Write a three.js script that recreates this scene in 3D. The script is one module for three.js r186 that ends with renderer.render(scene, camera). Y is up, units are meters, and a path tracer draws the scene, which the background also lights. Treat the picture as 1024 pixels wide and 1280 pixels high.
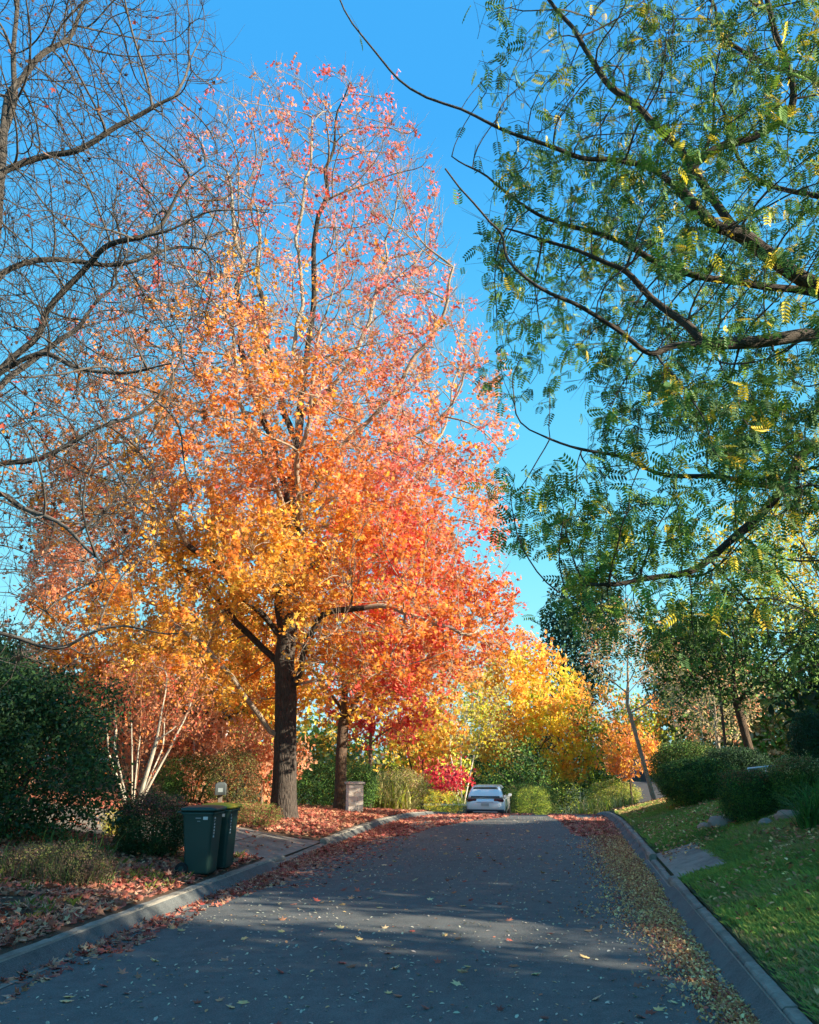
import * as THREE from 'three';
import { mergeGeometries } from 'three/addons/utils/BufferGeometryUtils.js';
import { RoundedBoxGeometry } from 'three/addons/geometries/RoundedBoxGeometry.js';

// ---------------------------------------------------------------- camera, sky, sun, exposure
const scene = new THREE.Scene();
const camera = new THREE.PerspectiveCamera(65.04, 819 / 1024, 0.05, 900);
camera.position.set(0, 1.8, 0);
camera.rotation.x = Math.atan(300 / 1004);
camera.updateMatrixWorld();

const EXPOSURE = 2.85;
const SUN_AZ = -20 * Math.PI / 180, SUN_EL = 21 * Math.PI / 180;   // low, from the right and a little behind us
const sunDir = new THREE.Vector3(Math.cos(SUN_AZ) * Math.cos(SUN_EL), Math.sin(SUN_EL), -Math.sin(SUN_AZ) * Math.cos(SUN_EL));
{
  const W = 512, H = 256, d = new Float32Array(W * H * 4), v = new THREE.Vector3();
  const K = 1.1 / EXPOSURE, stops = [[-90, .10, .13, .15], [-3, .22, .30, .36], [0, .50, .92, 1.05], [8, .33, .88, 1.06], [16, .19, .72, 1.04], [28, .1, .55, .96], [42, .055, .4, .9], [60, .052, .385, .86], [90, .05, .375, .84]].map(a => a.map((v, i) => i ? v * K : v));
  for (let j = 0; j < H; j++) {
    const el = ((j + .5) / H - .5) * 180;
    let k = 0; while (k < stops.length - 2 && stops[k + 1][0] < el) k++;
    const t = Math.min(1, Math.max(0, (el - stops[k][0]) / (stops[k + 1][0] - stops[k][0])));
    for (let i = 0; i < W; i++) {
      const az = ((i + .5) / W - .5) * 2 * Math.PI, c = Math.cos(el * Math.PI / 180);
      v.set(c * Math.cos(az), Math.sin(el * Math.PI / 180), c * Math.sin(az));
      const g = el > -3 ? Math.exp(-Math.acos(Math.min(1, v.dot(sunDir))) / .22) : 0, o = (j * W + i) * 4;
      for (let q = 0; q < 3; q++) d[o + q] = stops[k][q + 1] * (1 - t) + stops[k + 1][q + 1] * t + g * [.6, .5, .35][q];
      d[o + 3] = 1;
    }
  }
  const sky = new THREE.DataTexture(d, W, H, THREE.RGBAFormat, THREE.FloatType);
  sky.mapping = THREE.EquirectangularReflectionMapping; sky.magFilter = sky.minFilter = THREE.LinearFilter; sky.needsUpdate = true;
  scene.background = sky; scene.environment = sky;
}
const sun = new THREE.DirectionalLight(new THREE.Color().setRGB(1, .86, .66), 5);
sun.position.copy(sunDir).multiplyScalar(120).add(new THREE.Vector3(0, 0, -20)); sun.target.position.set(0, 0, -20);
sun.castShadow = true; sun.shadow.mapSize.set(4096, 4096);
Object.assign(sun.shadow.camera, { left: -60, right: 60, top: 50, bottom: -50, near: 1, far: 260 });
scene.add(sun, sun.target);
const renderer = new THREE.WebGLRenderer({ antialias: true });
renderer.setSize(819, 1024);
renderer.toneMapping = THREE.LinearToneMapping; renderer.toneMappingExposure = EXPOSURE;
renderer.shadowMap.enabled = true;

// ---------------------------------------------------------------- helpers
const V = (x, y, z) => new THREE.Vector3(x, y, z);
function rng(seed) { let a = seed >>> 0; return () => { a = a + 0x6D2B79F5 | 0; let t = Math.imul(a ^ a >>> 15, 1 | a); t = t + Math.imul(t ^ t >>> 7, 61 | t) ^ t; return ((t ^ t >>> 14) >>> 0) / 4294967296; }; }
const h3 = (x, y, z) => { let n = Math.imul(x, 374761393) ^ Math.imul(y, 668265263) ^ Math.imul(z, 2147483647 - 1640531527); n = Math.imul(n ^ n >>> 13, 1274126177); return ((n ^ n >>> 16) >>> 0) / 4294967296; };
function noise(x, y, z = 0) {
  const i = Math.floor(x), j = Math.floor(y), k = Math.floor(z), s = t => t * t * (3 - 2 * t), u = s(x - i), v = s(y - j), w = s(z - k), L = (a, b, t) => a + (b - a) * t;
  return L(L(L(h3(i, j, k), h3(i + 1, j, k), u), L(h3(i, j + 1, k), h3(i + 1, j + 1, k), u), v), L(L(h3(i, j, k + 1), h3(i + 1, j, k + 1), u), L(h3(i, j + 1, k + 1), h3(i + 1, j + 1, k + 1), u), v), w);
}
const fbm = (x, y, z = 0) => .5 * noise(x, y, z) + .3 * noise(2.1 * x, 2.1 * y, 2.1 * z + 7) + .2 * noise(4.3 * x, 4.3 * y, 4.3 * z + 3);
const clamp = (x, a = 0, b = 1) => Math.min(b, Math.max(a, x)), lerp = (a, b, t) => a + (b - a) * t, sstep = (a, b, x) => { const t = clamp((x - a) / (b - a)); return t * t * (3 - 2 * t); };
const taken = {};
const numbered = n => { const k = taken[n] = (taken[n] ?? -1) + 1; return k ? `${n}_${String(k).padStart(3, '0')}` : n; };
function tag(o, label, category, group, kind) { if (label) o.userData.label = label; if (category) o.userData.category = category; if (group) o.userData.group = group; if (kind) o.userData.kind = kind; return o; }
function shade(o) { o.castShadow = o.receiveShadow = true; return o; }
function mesh(name, geo, mat, parent = scene) { const m = shade(new THREE.Mesh(geo, mat)); m.name = parent === scene ? numbered(name) : name; parent.add(m); return m; }
function thing(name, label, category, p = [0, 0, 0], turn = 0, group) { const g = new THREE.Group(); g.name = numbered(name); g.position.set(...p); g.rotation.y = turn; scene.add(g); return tag(g, label, category, group); }
const std = (r, g, b, rough = .85, o = {}) => { const m = new THREE.MeshStandardMaterial({ roughness: rough, ...o }); m.color.setRGB(r, g, b); return m; };
const leafMat = (trans, rough = 1) => new THREE.MeshPhysicalMaterial({ color: 0xffffff, roughness: rough, transmission: trans, thickness: 0, side: THREE.DoubleSide, specularIntensity: .5 });
const merge = list => mergeGeometries(list.map(g => g.index ? g.toNonIndexed() : g));
const box = (w, h, d, x = 0, y = 0, z = 0, r = .01) => { const g = r ? new RoundedBoxGeometry(w, h, d, 2, r) : new THREE.BoxGeometry(w, h, d); return g.translate(x, y, z); };
const cyl = (r0, r1, h, x = 0, y = 0, z = 0, n = 20) => new THREE.CylinderGeometry(r0, r1, h, n).translate(x, y, z);
function geoOf(pos, idx, uv, col) {
  const g = new THREE.BufferGeometry(); g.setAttribute('position', new THREE.Float32BufferAttribute(pos, 3));
  if (uv) g.setAttribute('uv', new THREE.Float32BufferAttribute(uv, 2));
  if (col) g.setAttribute('color', new THREE.Float32BufferAttribute(col, 3));
  g.setIndex(idx); g.computeVertexNormals(); return g;
}
function noiseTex(size, fn, srgb) {   // fn(i, j) -> [r, g, b] linear 0..1
  const d = new Uint8Array(size * size * 4);
  for (let j = 0; j < size; j++) for (let i = 0; i < size; i++) {
    const c = fn(i, j), o = (j * size + i) * 4;
    for (let q = 0; q < 3; q++) d[o + q] = 255 * clamp(srgb ? (c[q] < .0031308 ? 12.92 * c[q] : 1.055 * Math.pow(c[q], 1 / 2.4) - .055) : c[q]);
    d[o + 3] = 255;
  }
  const t = new THREE.DataTexture(d, size, size); t.wrapS = t.wrapT = THREE.RepeatWrapping; t.magFilter = THREE.LinearFilter; t.minFilter = THREE.LinearMipmapLinearFilter; t.generateMipmaps = true;
  if (srgb) t.colorSpace = THREE.SRGBColorSpace; t.needsUpdate = true; return t;
}
const wrapNoise = (i, j, size, cells) => {   // periodic value noise
  const x = i / size * cells, y = j / size * cells, a = Math.floor(x), b = Math.floor(y), s = t => t * t * (3 - 2 * t), u = s(x - a), v = s(y - b), H = (p, q) => h3((p + cells) % cells, (q + cells) % cells, cells);
  return lerp(lerp(H(a, b), H(a + 1, b), u), lerp(H(a, b + 1), H(a + 1, b + 1), u), v);
};

// ---------------------------------------------------------------- terrain
const KX = .181;                                        // the road runs slightly to the right
const roadX = d => -.3275 + KX * (d - 7.5), HALF = 3.0725;
const baseY = d => { const t = clamp((d - 20) / 50); return -3.3 * t * t * (3 - 2 * t) - 3.5 * sstep(52, 110, d); };
function groundY(x, z) {
  const d = -z, u = x - roadX(d), a = Math.abs(u) - HALF, b = baseY(d);
  if (a < 0) return b + .035 * (1 - (u / HALF) ** 2);
  const dip = (u < 0 ? sstep(13.9, 14.4, d) * sstep(17.9, 17.3, d) : sstep(11.4, 11.9, d) * sstep(15.5, 15, d)) * (1 - sstep(.7, 2.2, a)) * .085;
  if (u < 0) { const s = lerp(.118, .045, sstep(20, 27, d)); return b + .13 - dip + s * Math.min(a, 6) + .02 * Math.max(0, a - 6); }
  const s = lerp(.27, .16, sstep(22, 34, d)) * lerp(.55, 1, sstep(4, 10, d)); return b + .13 - dip + s * Math.min(a, 4.2) + .06 * Math.max(0, a - 4.2);
}
// a sheet laid in road coordinates: u across (from the road's middle), d along
function sheet(us, ds, lift, uvScale, colorFn) {
  const pos = [], uv = [], idx = [], col = [];
  for (const d of ds) for (const u of us) {
    const x = roadX(d) + u, z = -d; pos.push(x, lift(x, z, u, d), z); uv.push(u / uvScale, d / uvScale);
    if (colorFn) col.push(...colorFn(x, z, u, d));
  }
  const n = us.length;
  for (let j = 0; j + 1 < ds.length; j++) for (let i = 0; i + 1 < n; i++) { const a = j * n + i; idx.push(a, a + 1, a + n, a + 1, a + n + 1, a + n); }
  return geoOf(pos, idx, uv, colorFn && col);
}
const range = (a, b, n) => Array.from({ length: n + 1 }, (_, i) => a + (b - a) * i / n);
const DS = [...range(-30, 0, 12), ...range(.5, 30, 118), ...range(30.5, 60, 59), ...range(62, 100, 19)];

const asphaltCol = noiseTex(1024, (i, j) => {
  const f = h3(i, j, 1), g = wrapNoise(i, j, 1024, 256), c = wrapNoise(i, j, 1024, 24), b = .08 + .08 * g * f + .07 * (f > .94) + .03 * (c - .5) - .05 * (f < .12);
  return [b * .97, b * 1.07, b * 1.03];
}, true);
const asphaltBump = noiseTex(1024, (i, j) => { const v = .6 * wrapNoise(i, j, 1024, 300) + .4 * h3(i, j, 5); return [v, v, v]; });
const asphalt = new THREE.MeshStandardMaterial({ map: asphaltCol, bumpMap: asphaltBump, bumpScale: .004, roughness: .92, vertexColors: true });
tag(mesh('road', sheet(range(-HALF, HALF, 40), DS, (x, z) => groundY(x, z), 2.2, (x, z, u, d) => {
  const p = fbm(x * .35, z * .35, 2), q = fbm(x * 1.7, z * 1.7, 9), v = .82 + .36 * p + .16 * (q - .5); return [v, v, v * 1.01];
}), asphalt), null, null, null, 'structure');

const soilTex = noiseTex(512, (i, j) => { const a = wrapNoise(i, j, 512, 64), b = wrapNoise(i, j, 512, 12), f = h3(i, j, 3), v = .3 + .5 * a * f + .3 * b; return [.16 * v, .1 * v, .06 * v]; }, true);
const soil = new THREE.MeshStandardMaterial({ map: soilTex, roughness: 1, bumpMap: asphaltBump, bumpScale: .02 });
const lawnTex = noiseTex(512, (i, j) => { const a = wrapNoise(i, j, 512, 90), b = wrapNoise(i, j, 512, 9), f = h3(i, j, 8), v = .45 + .6 * a * f + .25 * b; return [lerp(.055, .1, b) * v, lerp(.1, .1, b) * v, .032 * v]; }, true);
const lawnMat = new THREE.MeshStandardMaterial({ map: lawnTex, roughness: 1, bumpMap: asphaltBump, bumpScale: .03 });
const rough = (x, z) => .03 * (fbm(x * 1.3, z * 1.3, 4) - .5);
tag(mesh('leaf_strewn_verge', sheet([...range(-40, -10, 15), ...range(-9.5, -HALF - .135, 26)], DS, (x, z, u) => groundY(x, z) - .012 + rough(x, z) * sstep(.1, .8, -u - HALF - .15), 1.6), soil), null, null, null, 'structure');
tag(mesh('lawn', sheet([...range(HALF + .135, 9.5, 26), ...range(10, 45, 16)], DS, (x, z, u) => groundY(x, z) - .012 + rough(x, z) * sstep(.1, .8, u - HALF - .15), 1.6), lawnMat), null, null, null, 'structure');
{ // the ground under all of it, out to the horizon
  const n = 60, pos = [], idx = [], uv = [];
  for (let j = 0; j <= n; j++) for (let i = 0; i <= n; i++) {
    const f = t => Math.sign(t) * Math.pow(Math.abs(t), 2.2), x = f(i / n * 2 - 1) * 400, z = f(j / n * 2 - 1) * 400 - 30, far = Math.hypot(x, z + 30);
    pos.push(x, baseY(-z) - .8 + 3.5 * sstep(90, 300, far) * fbm(x / 90, z / 90), z); uv.push(x / 3, z / 3);
  }
  for (let j = 0; j < n; j++) for (let i = 0; i < n; i++) { const a = j * (n + 1) + i; idx.push(a, a + n + 1, a + 1, a + 1, a + n + 1, a + n + 2); }
  tag(mesh('ground', geoOf(pos, idx, uv), lawnMat), null, null, null, 'structure');
}

// concrete: gutters, kerbs, driveways
const concTex = noiseTex(512, (i, j) => { const a = wrapNoise(i, j, 512, 120), b = wrapNoise(i, j, 512, 7), c = wrapNoise(i, j, 512, 30), f = h3(i, j, 12), st = sstep(.55, .85, wrapNoise(i + 90, j, 512, 5) * .6 + c * .4), v = (.62 + .3 * a * f + .3 * b + .3 * (c - .5) - .2 * (f > .96)) * (1 - .38 * st); return [.29 * v, .272 * v, .228 * v]; }, true);
const concrete = new THREE.MeshStandardMaterial({ map: concTex, roughness: .95, bumpMap: asphaltBump, bumpScale: .004 });
const isDrive = (side, d) => side < 0 ? d > 14.2 && d < 17.6 : d > 12.2 && d < 15.2;
for (const side of [-1, 1]) {
  const gut = sheet(side < 0 ? range(-HALF, -HALF + .24, 3) : range(HALF - .2, HALF, 3), DS.filter(d => d > -12 && d < 60), (x, z) => groundY(x, z) + .006, 1.3);
  tag(mesh('gutter', gut, concrete), null, null, null, 'structure');
  const k = new THREE.Group(); k.name = numbered('kerb'); k.userData.kind = 'structure'; scene.add(k);
  const prof = h => [[0, -.12], [.012, h - .05], [.03, h - .018], [.05, h], [.125, h + .006], [.142, h - .005], [.142, -.12]];
  const L = 1.22;
  for (let d = -6; d < 58; d += L) {
    const low = isDrive(side, d + L / 2), n = 10, pos = [], idx = [], uv = [], P = prof(low ? .05 : .135), rr = rng(Math.round(d * 10) + side * 77 + 500), dy = (rr() - .5) * .012, dx = (rr() - .5) * .012;
    for (let j = 0; j <= n; j++) {
      const dd = d + .009 + (L - .018) * j / n, hEnd = 1;
      P.forEach(([o, h]) => { const chip = h > 0 ? (rr() - .5) * .009 - (rr() > .96 ? .014 : 0) : 0, x = roadX(dd) + side * (HALF + o + dx + (rr() - .5) * .006), z = -dd; pos.push(x, baseY(dd) + h * hEnd + dy + chip, z); uv.push((o + h) / 1.1 + d * .37, dd / 1.1); });
    }
    const m = P.length;
    for (let j = 0; j < n; j++) for (let i = 0; i + 1 < m; i++) { const a = j * m + i; idx.push(a, a + 1, a + m, a + 1, a + m + 1, a + m); }
    for (const e of [0, n]) for (let i = 1; i + 1 < m; i++) idx.push(e * m, e * m + i, e * m + i + 1);
    mesh('kerb_segment', geoOf(pos, idx, uv).toNonIndexed(), concrete, k).geometry.computeVertexNormals();
  }
}
const apron = new THREE.MeshStandardMaterial({ map: concTex, color: new THREE.Color().setRGB(.95, .95, 1), roughness: .95, bumpMap: asphaltBump, bumpScale: .004 });
{ // driveways, each of a few cast slabs with joints
  const slabs = (name, side, uA, d0, d1, skew, lift) => {
    const g = new THREE.Group(); g.name = numbered(name); g.userData.kind = 'structure'; scene.add(g);
    for (let k = 0; k + 1 < uA.length; k++) {
      const us = range(uA[k] + .01, uA[k + 1] - .01, 5).map(u => side * u).sort((a, b) => a - b);
      mesh('slab', sheet(us, range(d0 + .02, d1 - .02, 8), (x, z, u, d) => { return groundY(x, z) + lift; }, 1.3), k % 2 ? apron : concrete, g);
    }
  };
  slabs('driveway', -1, [HALF + .145, HALF + 1.3, HALF + 3.2, HALF + 5.6, HALF + 8.5], 14.3, 17.4, 0, .008);
  slabs('driveway', 1, [HALF + .145, HALF + .9], 12.3, 15.1, 0, .008);
}

// ---------------------------------------------------------------- leaf shapes (tip along +x, face up)
function fan(points, cup) { const pos = [0, 0, 0], idx = []; for (const [x, z] of points) pos.push(x, cup * (x * x + z * z) - cup * .3, z); for (let i = 1; i <= points.length; i++) idx.push(0, i % points.length + 1, i); return geoOf(pos, idx); }
const star = (() => { const p = []; for (let k = 0; k < 5; k++) { const a = (k - 2) * 1.12, r = [.42, .52, .6, .52, .42][k]; p.push([r * Math.cos(a) + .08, r * Math.sin(a)]); const b = a + .56; p.push(k < 4 ? [.22 * Math.cos(b) + .08, .22 * Math.sin(b)] : [-.22, 0]); } return fan(p, .45); })();
const oval = geoOf([-.5, 0, 0, -.12, .07, .24, .2, .05, .2, .5, -.06, 0, .2, .05, -.2, -.12, .07, -.24, 0, -.02, 0], [6, 0, 1, 6, 1, 2, 6, 2, 3, 6, 3, 4, 6, 4, 5, 6, 5, 0].map(i => i));
function leafClump(n, seed, size, kind = oval, flat = 1) {   // several leaves of one spray, within radius 1
  const r = rng(seed), list = [], m = new THREE.Matrix4(), q = new THREE.Quaternion(), e = new THREE.Euler();
  for (let i = 0; i < n; i++) {
    const p = V(r() * 2 - 1, (r() * 2 - 1) * flat, r() * 2 - 1); if (p.length() > 1) { i--; continue; }
    q.setFromEuler(e.set((r() - .5) * 2.6, r() * 6.28, (r() - .5) * 2.6)); const s = size * (.7 + .6 * r());
    list.push(kind.clone().applyMatrix4(m.compose(p, q, V(s, s, s))));
  }
  return mergeGeometries(list);
}
const pinnate = (() => {   // a feather leaf of paired leaflets, length 1
  const pos = [], idx = [], tri = (...p) => { const o = pos.length / 3; pos.push(...p.flat()); for (let i = 1; i + 1 < p.length; i++) idx.push(o, o + i, o + i + 1); };
  const Y = t => -.22 * t * t;
  for (let k = 0; k < 9; k++) { const a = k / 9, b = (k + 1) / 9; tri([a, Y(a), -.006], [b, Y(b), -.005], [b, Y(b), .005], [a, Y(a), .006]); }
  for (let k = 1; k <= 6; k++) for (const s of [-1, 1]) {
    const a = k / 6.4, L = .32 * (1 - .45 * Math.abs(a - .45)), y = Y(a), d = .09;
    tri([a, y, 0], [a - .015, y - .01, s * L * .4], [a + .02, y - .04, s * L * .75], [a + .05 + d, y - .1, s * L], [a + .125, y - .04, s * L * .7], [a + .1, y - .02, s * L * .35]);
  }
  return geoOf(pos, idx);
})();
const blade = (() => { const pos = [], idx = [], r = rng(5); for (let k = 0; k < 7; k++) { const a = r() * 6.28, d = r() * .5, x = Math.cos(a) * d, z = Math.sin(a) * d, b = r() * 6.28, w = .07, l = .5 + .4 * r(), h = .7 + .5 * r(), o = pos.length / 3; pos.push(x - w * Math.sin(b), 0, z + w * Math.cos(b), x + w * Math.sin(b), 0, z - w * Math.cos(b), x + l * .4 * Math.cos(b), h * .7, z + l * .4 * Math.sin(b), x + l * Math.cos(b), h, z + l * Math.sin(b)); idx.push(o, o + 1, o + 2, o + 2, o + 1, o + 3); } return geoOf(pos, idx); })();

const gumSpray = leafClump(5, 17, .6, star), autumnLeaf = leafMat(.5), greenLeaf = leafMat(.33, .85), hedgeLeaf = leafMat(.2, .8), litterLeaf = leafMat(.15);
class Copies {
  constructor() { this.m = []; this.c = []; this.o = new THREE.Object3D(); }
  add(x, y, z, s, rx, ry, rz, c, sy = s) { const o = this.o; o.position.set(x, y, z); o.rotation.set(rx, ry, rz); o.scale.set(s, sy, s); o.updateMatrix(); this.m.push(o.matrix.clone()); this.c.push(c); }
  build(name, geo, mat, parent = scene) {
    const im = shade(new THREE.InstancedMesh(geo, mat, this.m.length)), k = new THREE.Color();
    this.m.forEach((m, i) => { im.setMatrixAt(i, m); im.setColorAt(i, k.setRGB(...this.c[i])); });
    im.name = parent === scene ? numbered(name) : name; im.userData.kind = 'stuff'; parent.add(im); return im;
  }
}
const vary = (c, r, k = .25) => { const f = 1 - k + 2 * k * r(), g = 1 + (r() - .5) * k * .8; return [c[0] * f, c[1] * f * g, c[2] * f]; };
const pick = (list, r) => list[Math.floor(r() * list.length) % list.length];

// ---------------------------------------------------------------- trees
function grow({ seeds, attract, step, di, dk, up = .15, wob = .12, iters = 160, seed = 1, every = 1, kinks = 0, minR = null }) {
  const r = rng(seed), N = [], cell = di, grid = new Map(), key = (x, y, z) => `${Math.floor(x / cell)},${Math.floor(y / cell)},${Math.floor(z / cell)}`;
  const near = attract.map(() => [-1, Infinity]), alive = attract.map(() => true);
  attract.forEach((a, i) => { const k = key(a.x, a.y, a.z); if (!grid.has(k)) grid.set(k, []); grid.get(k).push(i); });
  const touch = n => {
    const p = N[n].p, cx = Math.floor(p.x / cell), cy = Math.floor(p.y / cell), cz = Math.floor(p.z / cell);
    for (let i = -1; i < 2; i++) for (let j = -1; j < 2; j++) for (let k = -1; k < 2; k++) for (const a of grid.get(`${cx + i},${cy + j},${cz + k}`) || []) {
      if (!alive[a]) continue; const d = p.distanceTo(attract[a]); if (!N[n].mute && d < near[a][1]) { near[a][0] = n; near[a][1] = d; } if (d < dk) alive[a] = false;
    }
  };
  const add = (p, parent, fixed, mute, min = 0) => { N.push({ p, parent, kids: [], fixed, mute, rad: 0, min }); if (parent >= 0) N[parent].kids.push(N.length - 1); touch(N.length - 1); return N.length - 1; };
  seeds.forEach((line, s) => {
    const c = new THREE.CatmullRomCurve3(line.map(q => V(...q))), n = Math.max(2, Math.round(c.getLength() / step)); let last = -1;
    if (s > 0) { let best = Infinity; const q = c.getPoint(0); N.forEach((m, i) => { const d = m.p.distanceTo(q); if (d < best) { best = d; last = i; } }); }
    const kink = p => { const a = Math.min(1, s ? 1 : Math.max(0, (p.y - line[0][1] - 2) / 4)) * kinks; return p.add(V((noise(p.x * 1.3 + s * 5, p.y * 1.3, p.z * 1.3) - .5) * a, (noise(p.x * 1.5, p.y * 1.5 + s * 7, p.z + 30) - .5) * a, (noise(p.x * 1.3 + 60, p.y * 1.3, p.z * 1.3 + s) - .5) * a)); };
    for (let i = s ? 1 : 0; i <= n; i++) last = add(kink(c.getPoint(i / n)), last, true, i < n && (i + s * 2) % every !== 0, minR ? lerp(minR[0], minR[1], Math.pow(i / n, .7)) * (s ? 1 : 2) : 0);
  });
  for (let it = 0; it < iters; it++) {
    const pull = new Map();
    for (let a = 0; a < attract.length; a++) if (alive[a] && near[a][1] < di) { const n = near[a][0], d = attract[a].clone().sub(N[n].p).normalize(); if (pull.has(n)) pull.get(n).add(d); else pull.set(n, d); }
    let made = 0;
    for (const [n, d] of pull) {
      if (N[n].kids.length > 3) continue;
      d.normalize().add(V((r() - .5) * wob * 2, up + (r() - .5) * wob * 2, (r() - .5) * wob * 2));
      if (N[n].parent >= 0) d.addScaledVector(N[n].p.clone().sub(N[N[n].parent].p).normalize(), .35);
      const q = N[n].p.clone().addScaledVector(d.normalize(), step);
      if (N[n].kids.some(k => N[k].p.distanceTo(q) < step * .45)) continue;
      add(q, n, false); made++;
    }
    if (!made) break;
  }
  return N;
}
function thicken(N, R, rt) {
  const tips = N.filter(n => !n.kids.length).length, e = clamp(Math.log(Math.max(2, tips)) / Math.log(R / rt), 1.7, 3.4);
  for (let i = N.length - 1; i >= 0; i--) { const n = N[i]; n.rad = n.kids.length ? Math.pow(n.kids.reduce((s, k) => s + Math.pow(N[k].rad, e), 0), 1 / e) : rt; n.rad = Math.max(n.rad, n.min || 0); n.tip = n.kids.length ? 1 + Math.max(...n.kids.map(k => N[k].tip)) : 0; }
  for (let pass = 0; pass < 2; pass++) N.forEach(n => { if (n.fixed || n.parent < 0 || !n.kids.length) return; const k = n.kids.reduce((a, b) => N[a].rad > N[b].rad ? a : b); n.p.lerp(N[n.parent].p.clone().add(N[k].p).multiplyScalar(.5), .4); });
}
class Wood {
  constructor(scale = 1) { this.pos = []; this.nor = []; this.uv = []; this.idx = []; this.s = scale; }
  tube(P, R, sides, cap) {
    const t = V(), u = V(), w = V(), o = this.pos.length / 3; let prev = null, len = 0;
    for (let i = 0; i < P.length; i++) {
      t.copy(P[Math.min(i + 1, P.length - 1)]).sub(P[Math.max(i - 1, 0)]).normalize();
      if (!prev) prev = Math.abs(t.y) < .9 ? V(0, 1, 0) : V(1, 0, 0);
      u.copy(prev).addScaledVector(t, -prev.dot(t)).normalize(); prev = u.clone(); w.crossVectors(t, u);
      if (i) len += P[i].distanceTo(P[i - 1]);
      for (let k = 0; k <= sides; k++) {
        const a = k / sides * 2 * Math.PI, c = Math.cos(a), s = Math.sin(a), r = typeof R[i] === 'function' ? R[i](a) : R[i], nx = u.x * c + w.x * s, ny = u.y * c + w.y * s, nz = u.z * c + w.z * s;
        this.pos.push(P[i].x + nx * r, P[i].y + ny * r, P[i].z + nz * r); this.nor.push(nx, ny, nz); this.uv.push(k / sides * (sides > 7 ? 2 : 1), len);
      }
    }
    const m = sides + 1;
    for (let i = 0; i + 1 < P.length; i++) for (let k = 0; k < sides; k++) { const a = o + i * m + k; this.idx.push(a, a + 1, a + m, a + 1, a + m + 1, a + m); }
  }
  build(name, mat, parent) {
    const g = new THREE.BufferGeometry(); g.setAttribute('position', new THREE.Float32BufferAttribute(this.pos, 3)); g.setAttribute('normal', new THREE.Float32BufferAttribute(this.nor, 3)); g.setAttribute('uv', new THREE.Float32BufferAttribute(this.uv, 2)); g.setIndex(this.idx);
    return mesh(name, g, mat, parent);
  }
}
const barkTex = noiseTex(512, (i, j) => { const a = wrapNoise(i, j * .25 | 0, 512, 64), b = wrapNoise(i, j, 512, 16), f = h3(i, j, 21), v = .35 + .75 * a * (.7 + .3 * f) + .2 * b; return [v * .8, v * .76, v * .7]; }, true);
const barkBump = noiseTex(512, (i, j) => { const a = wrapNoise(i, Math.floor(j / 5), 512, 40), b = wrapNoise(i, j, 512, 90), v = .75 * Math.abs(a * 2 - 1) + .25 * b; return [v, v, v]; });
const bark = (r, g, b, bump = .02) => { const m = new THREE.MeshStandardMaterial({ map: barkTex, bumpMap: barkBump, bumpScale: bump, roughness: .95 }); m.color.setRGB(r, g, b); return m; };
const BARK = { trunk: bark(.1, .085, .075, .03), limb: bark(.3, .26, .22, .01), ash: bark(.2, .185, .17, .006), dusk: bark(.17, .15, .13, .008), slategrey: bark(.16, .145, .13, .02), grey: bark(.26, .22, .18, .03), pale: bark(.56, .48, .38, .006), brown: bark(.2, .14, .1, .03), dark: bark(.12, .1, .085, .02), white: bark(.95, .9, .76, .004), red: bark(.26, .15, .1, .03), twig: bark(.34, .26, .2, .004), rosy: bark(.5, .24, .14, .003) };

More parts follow.
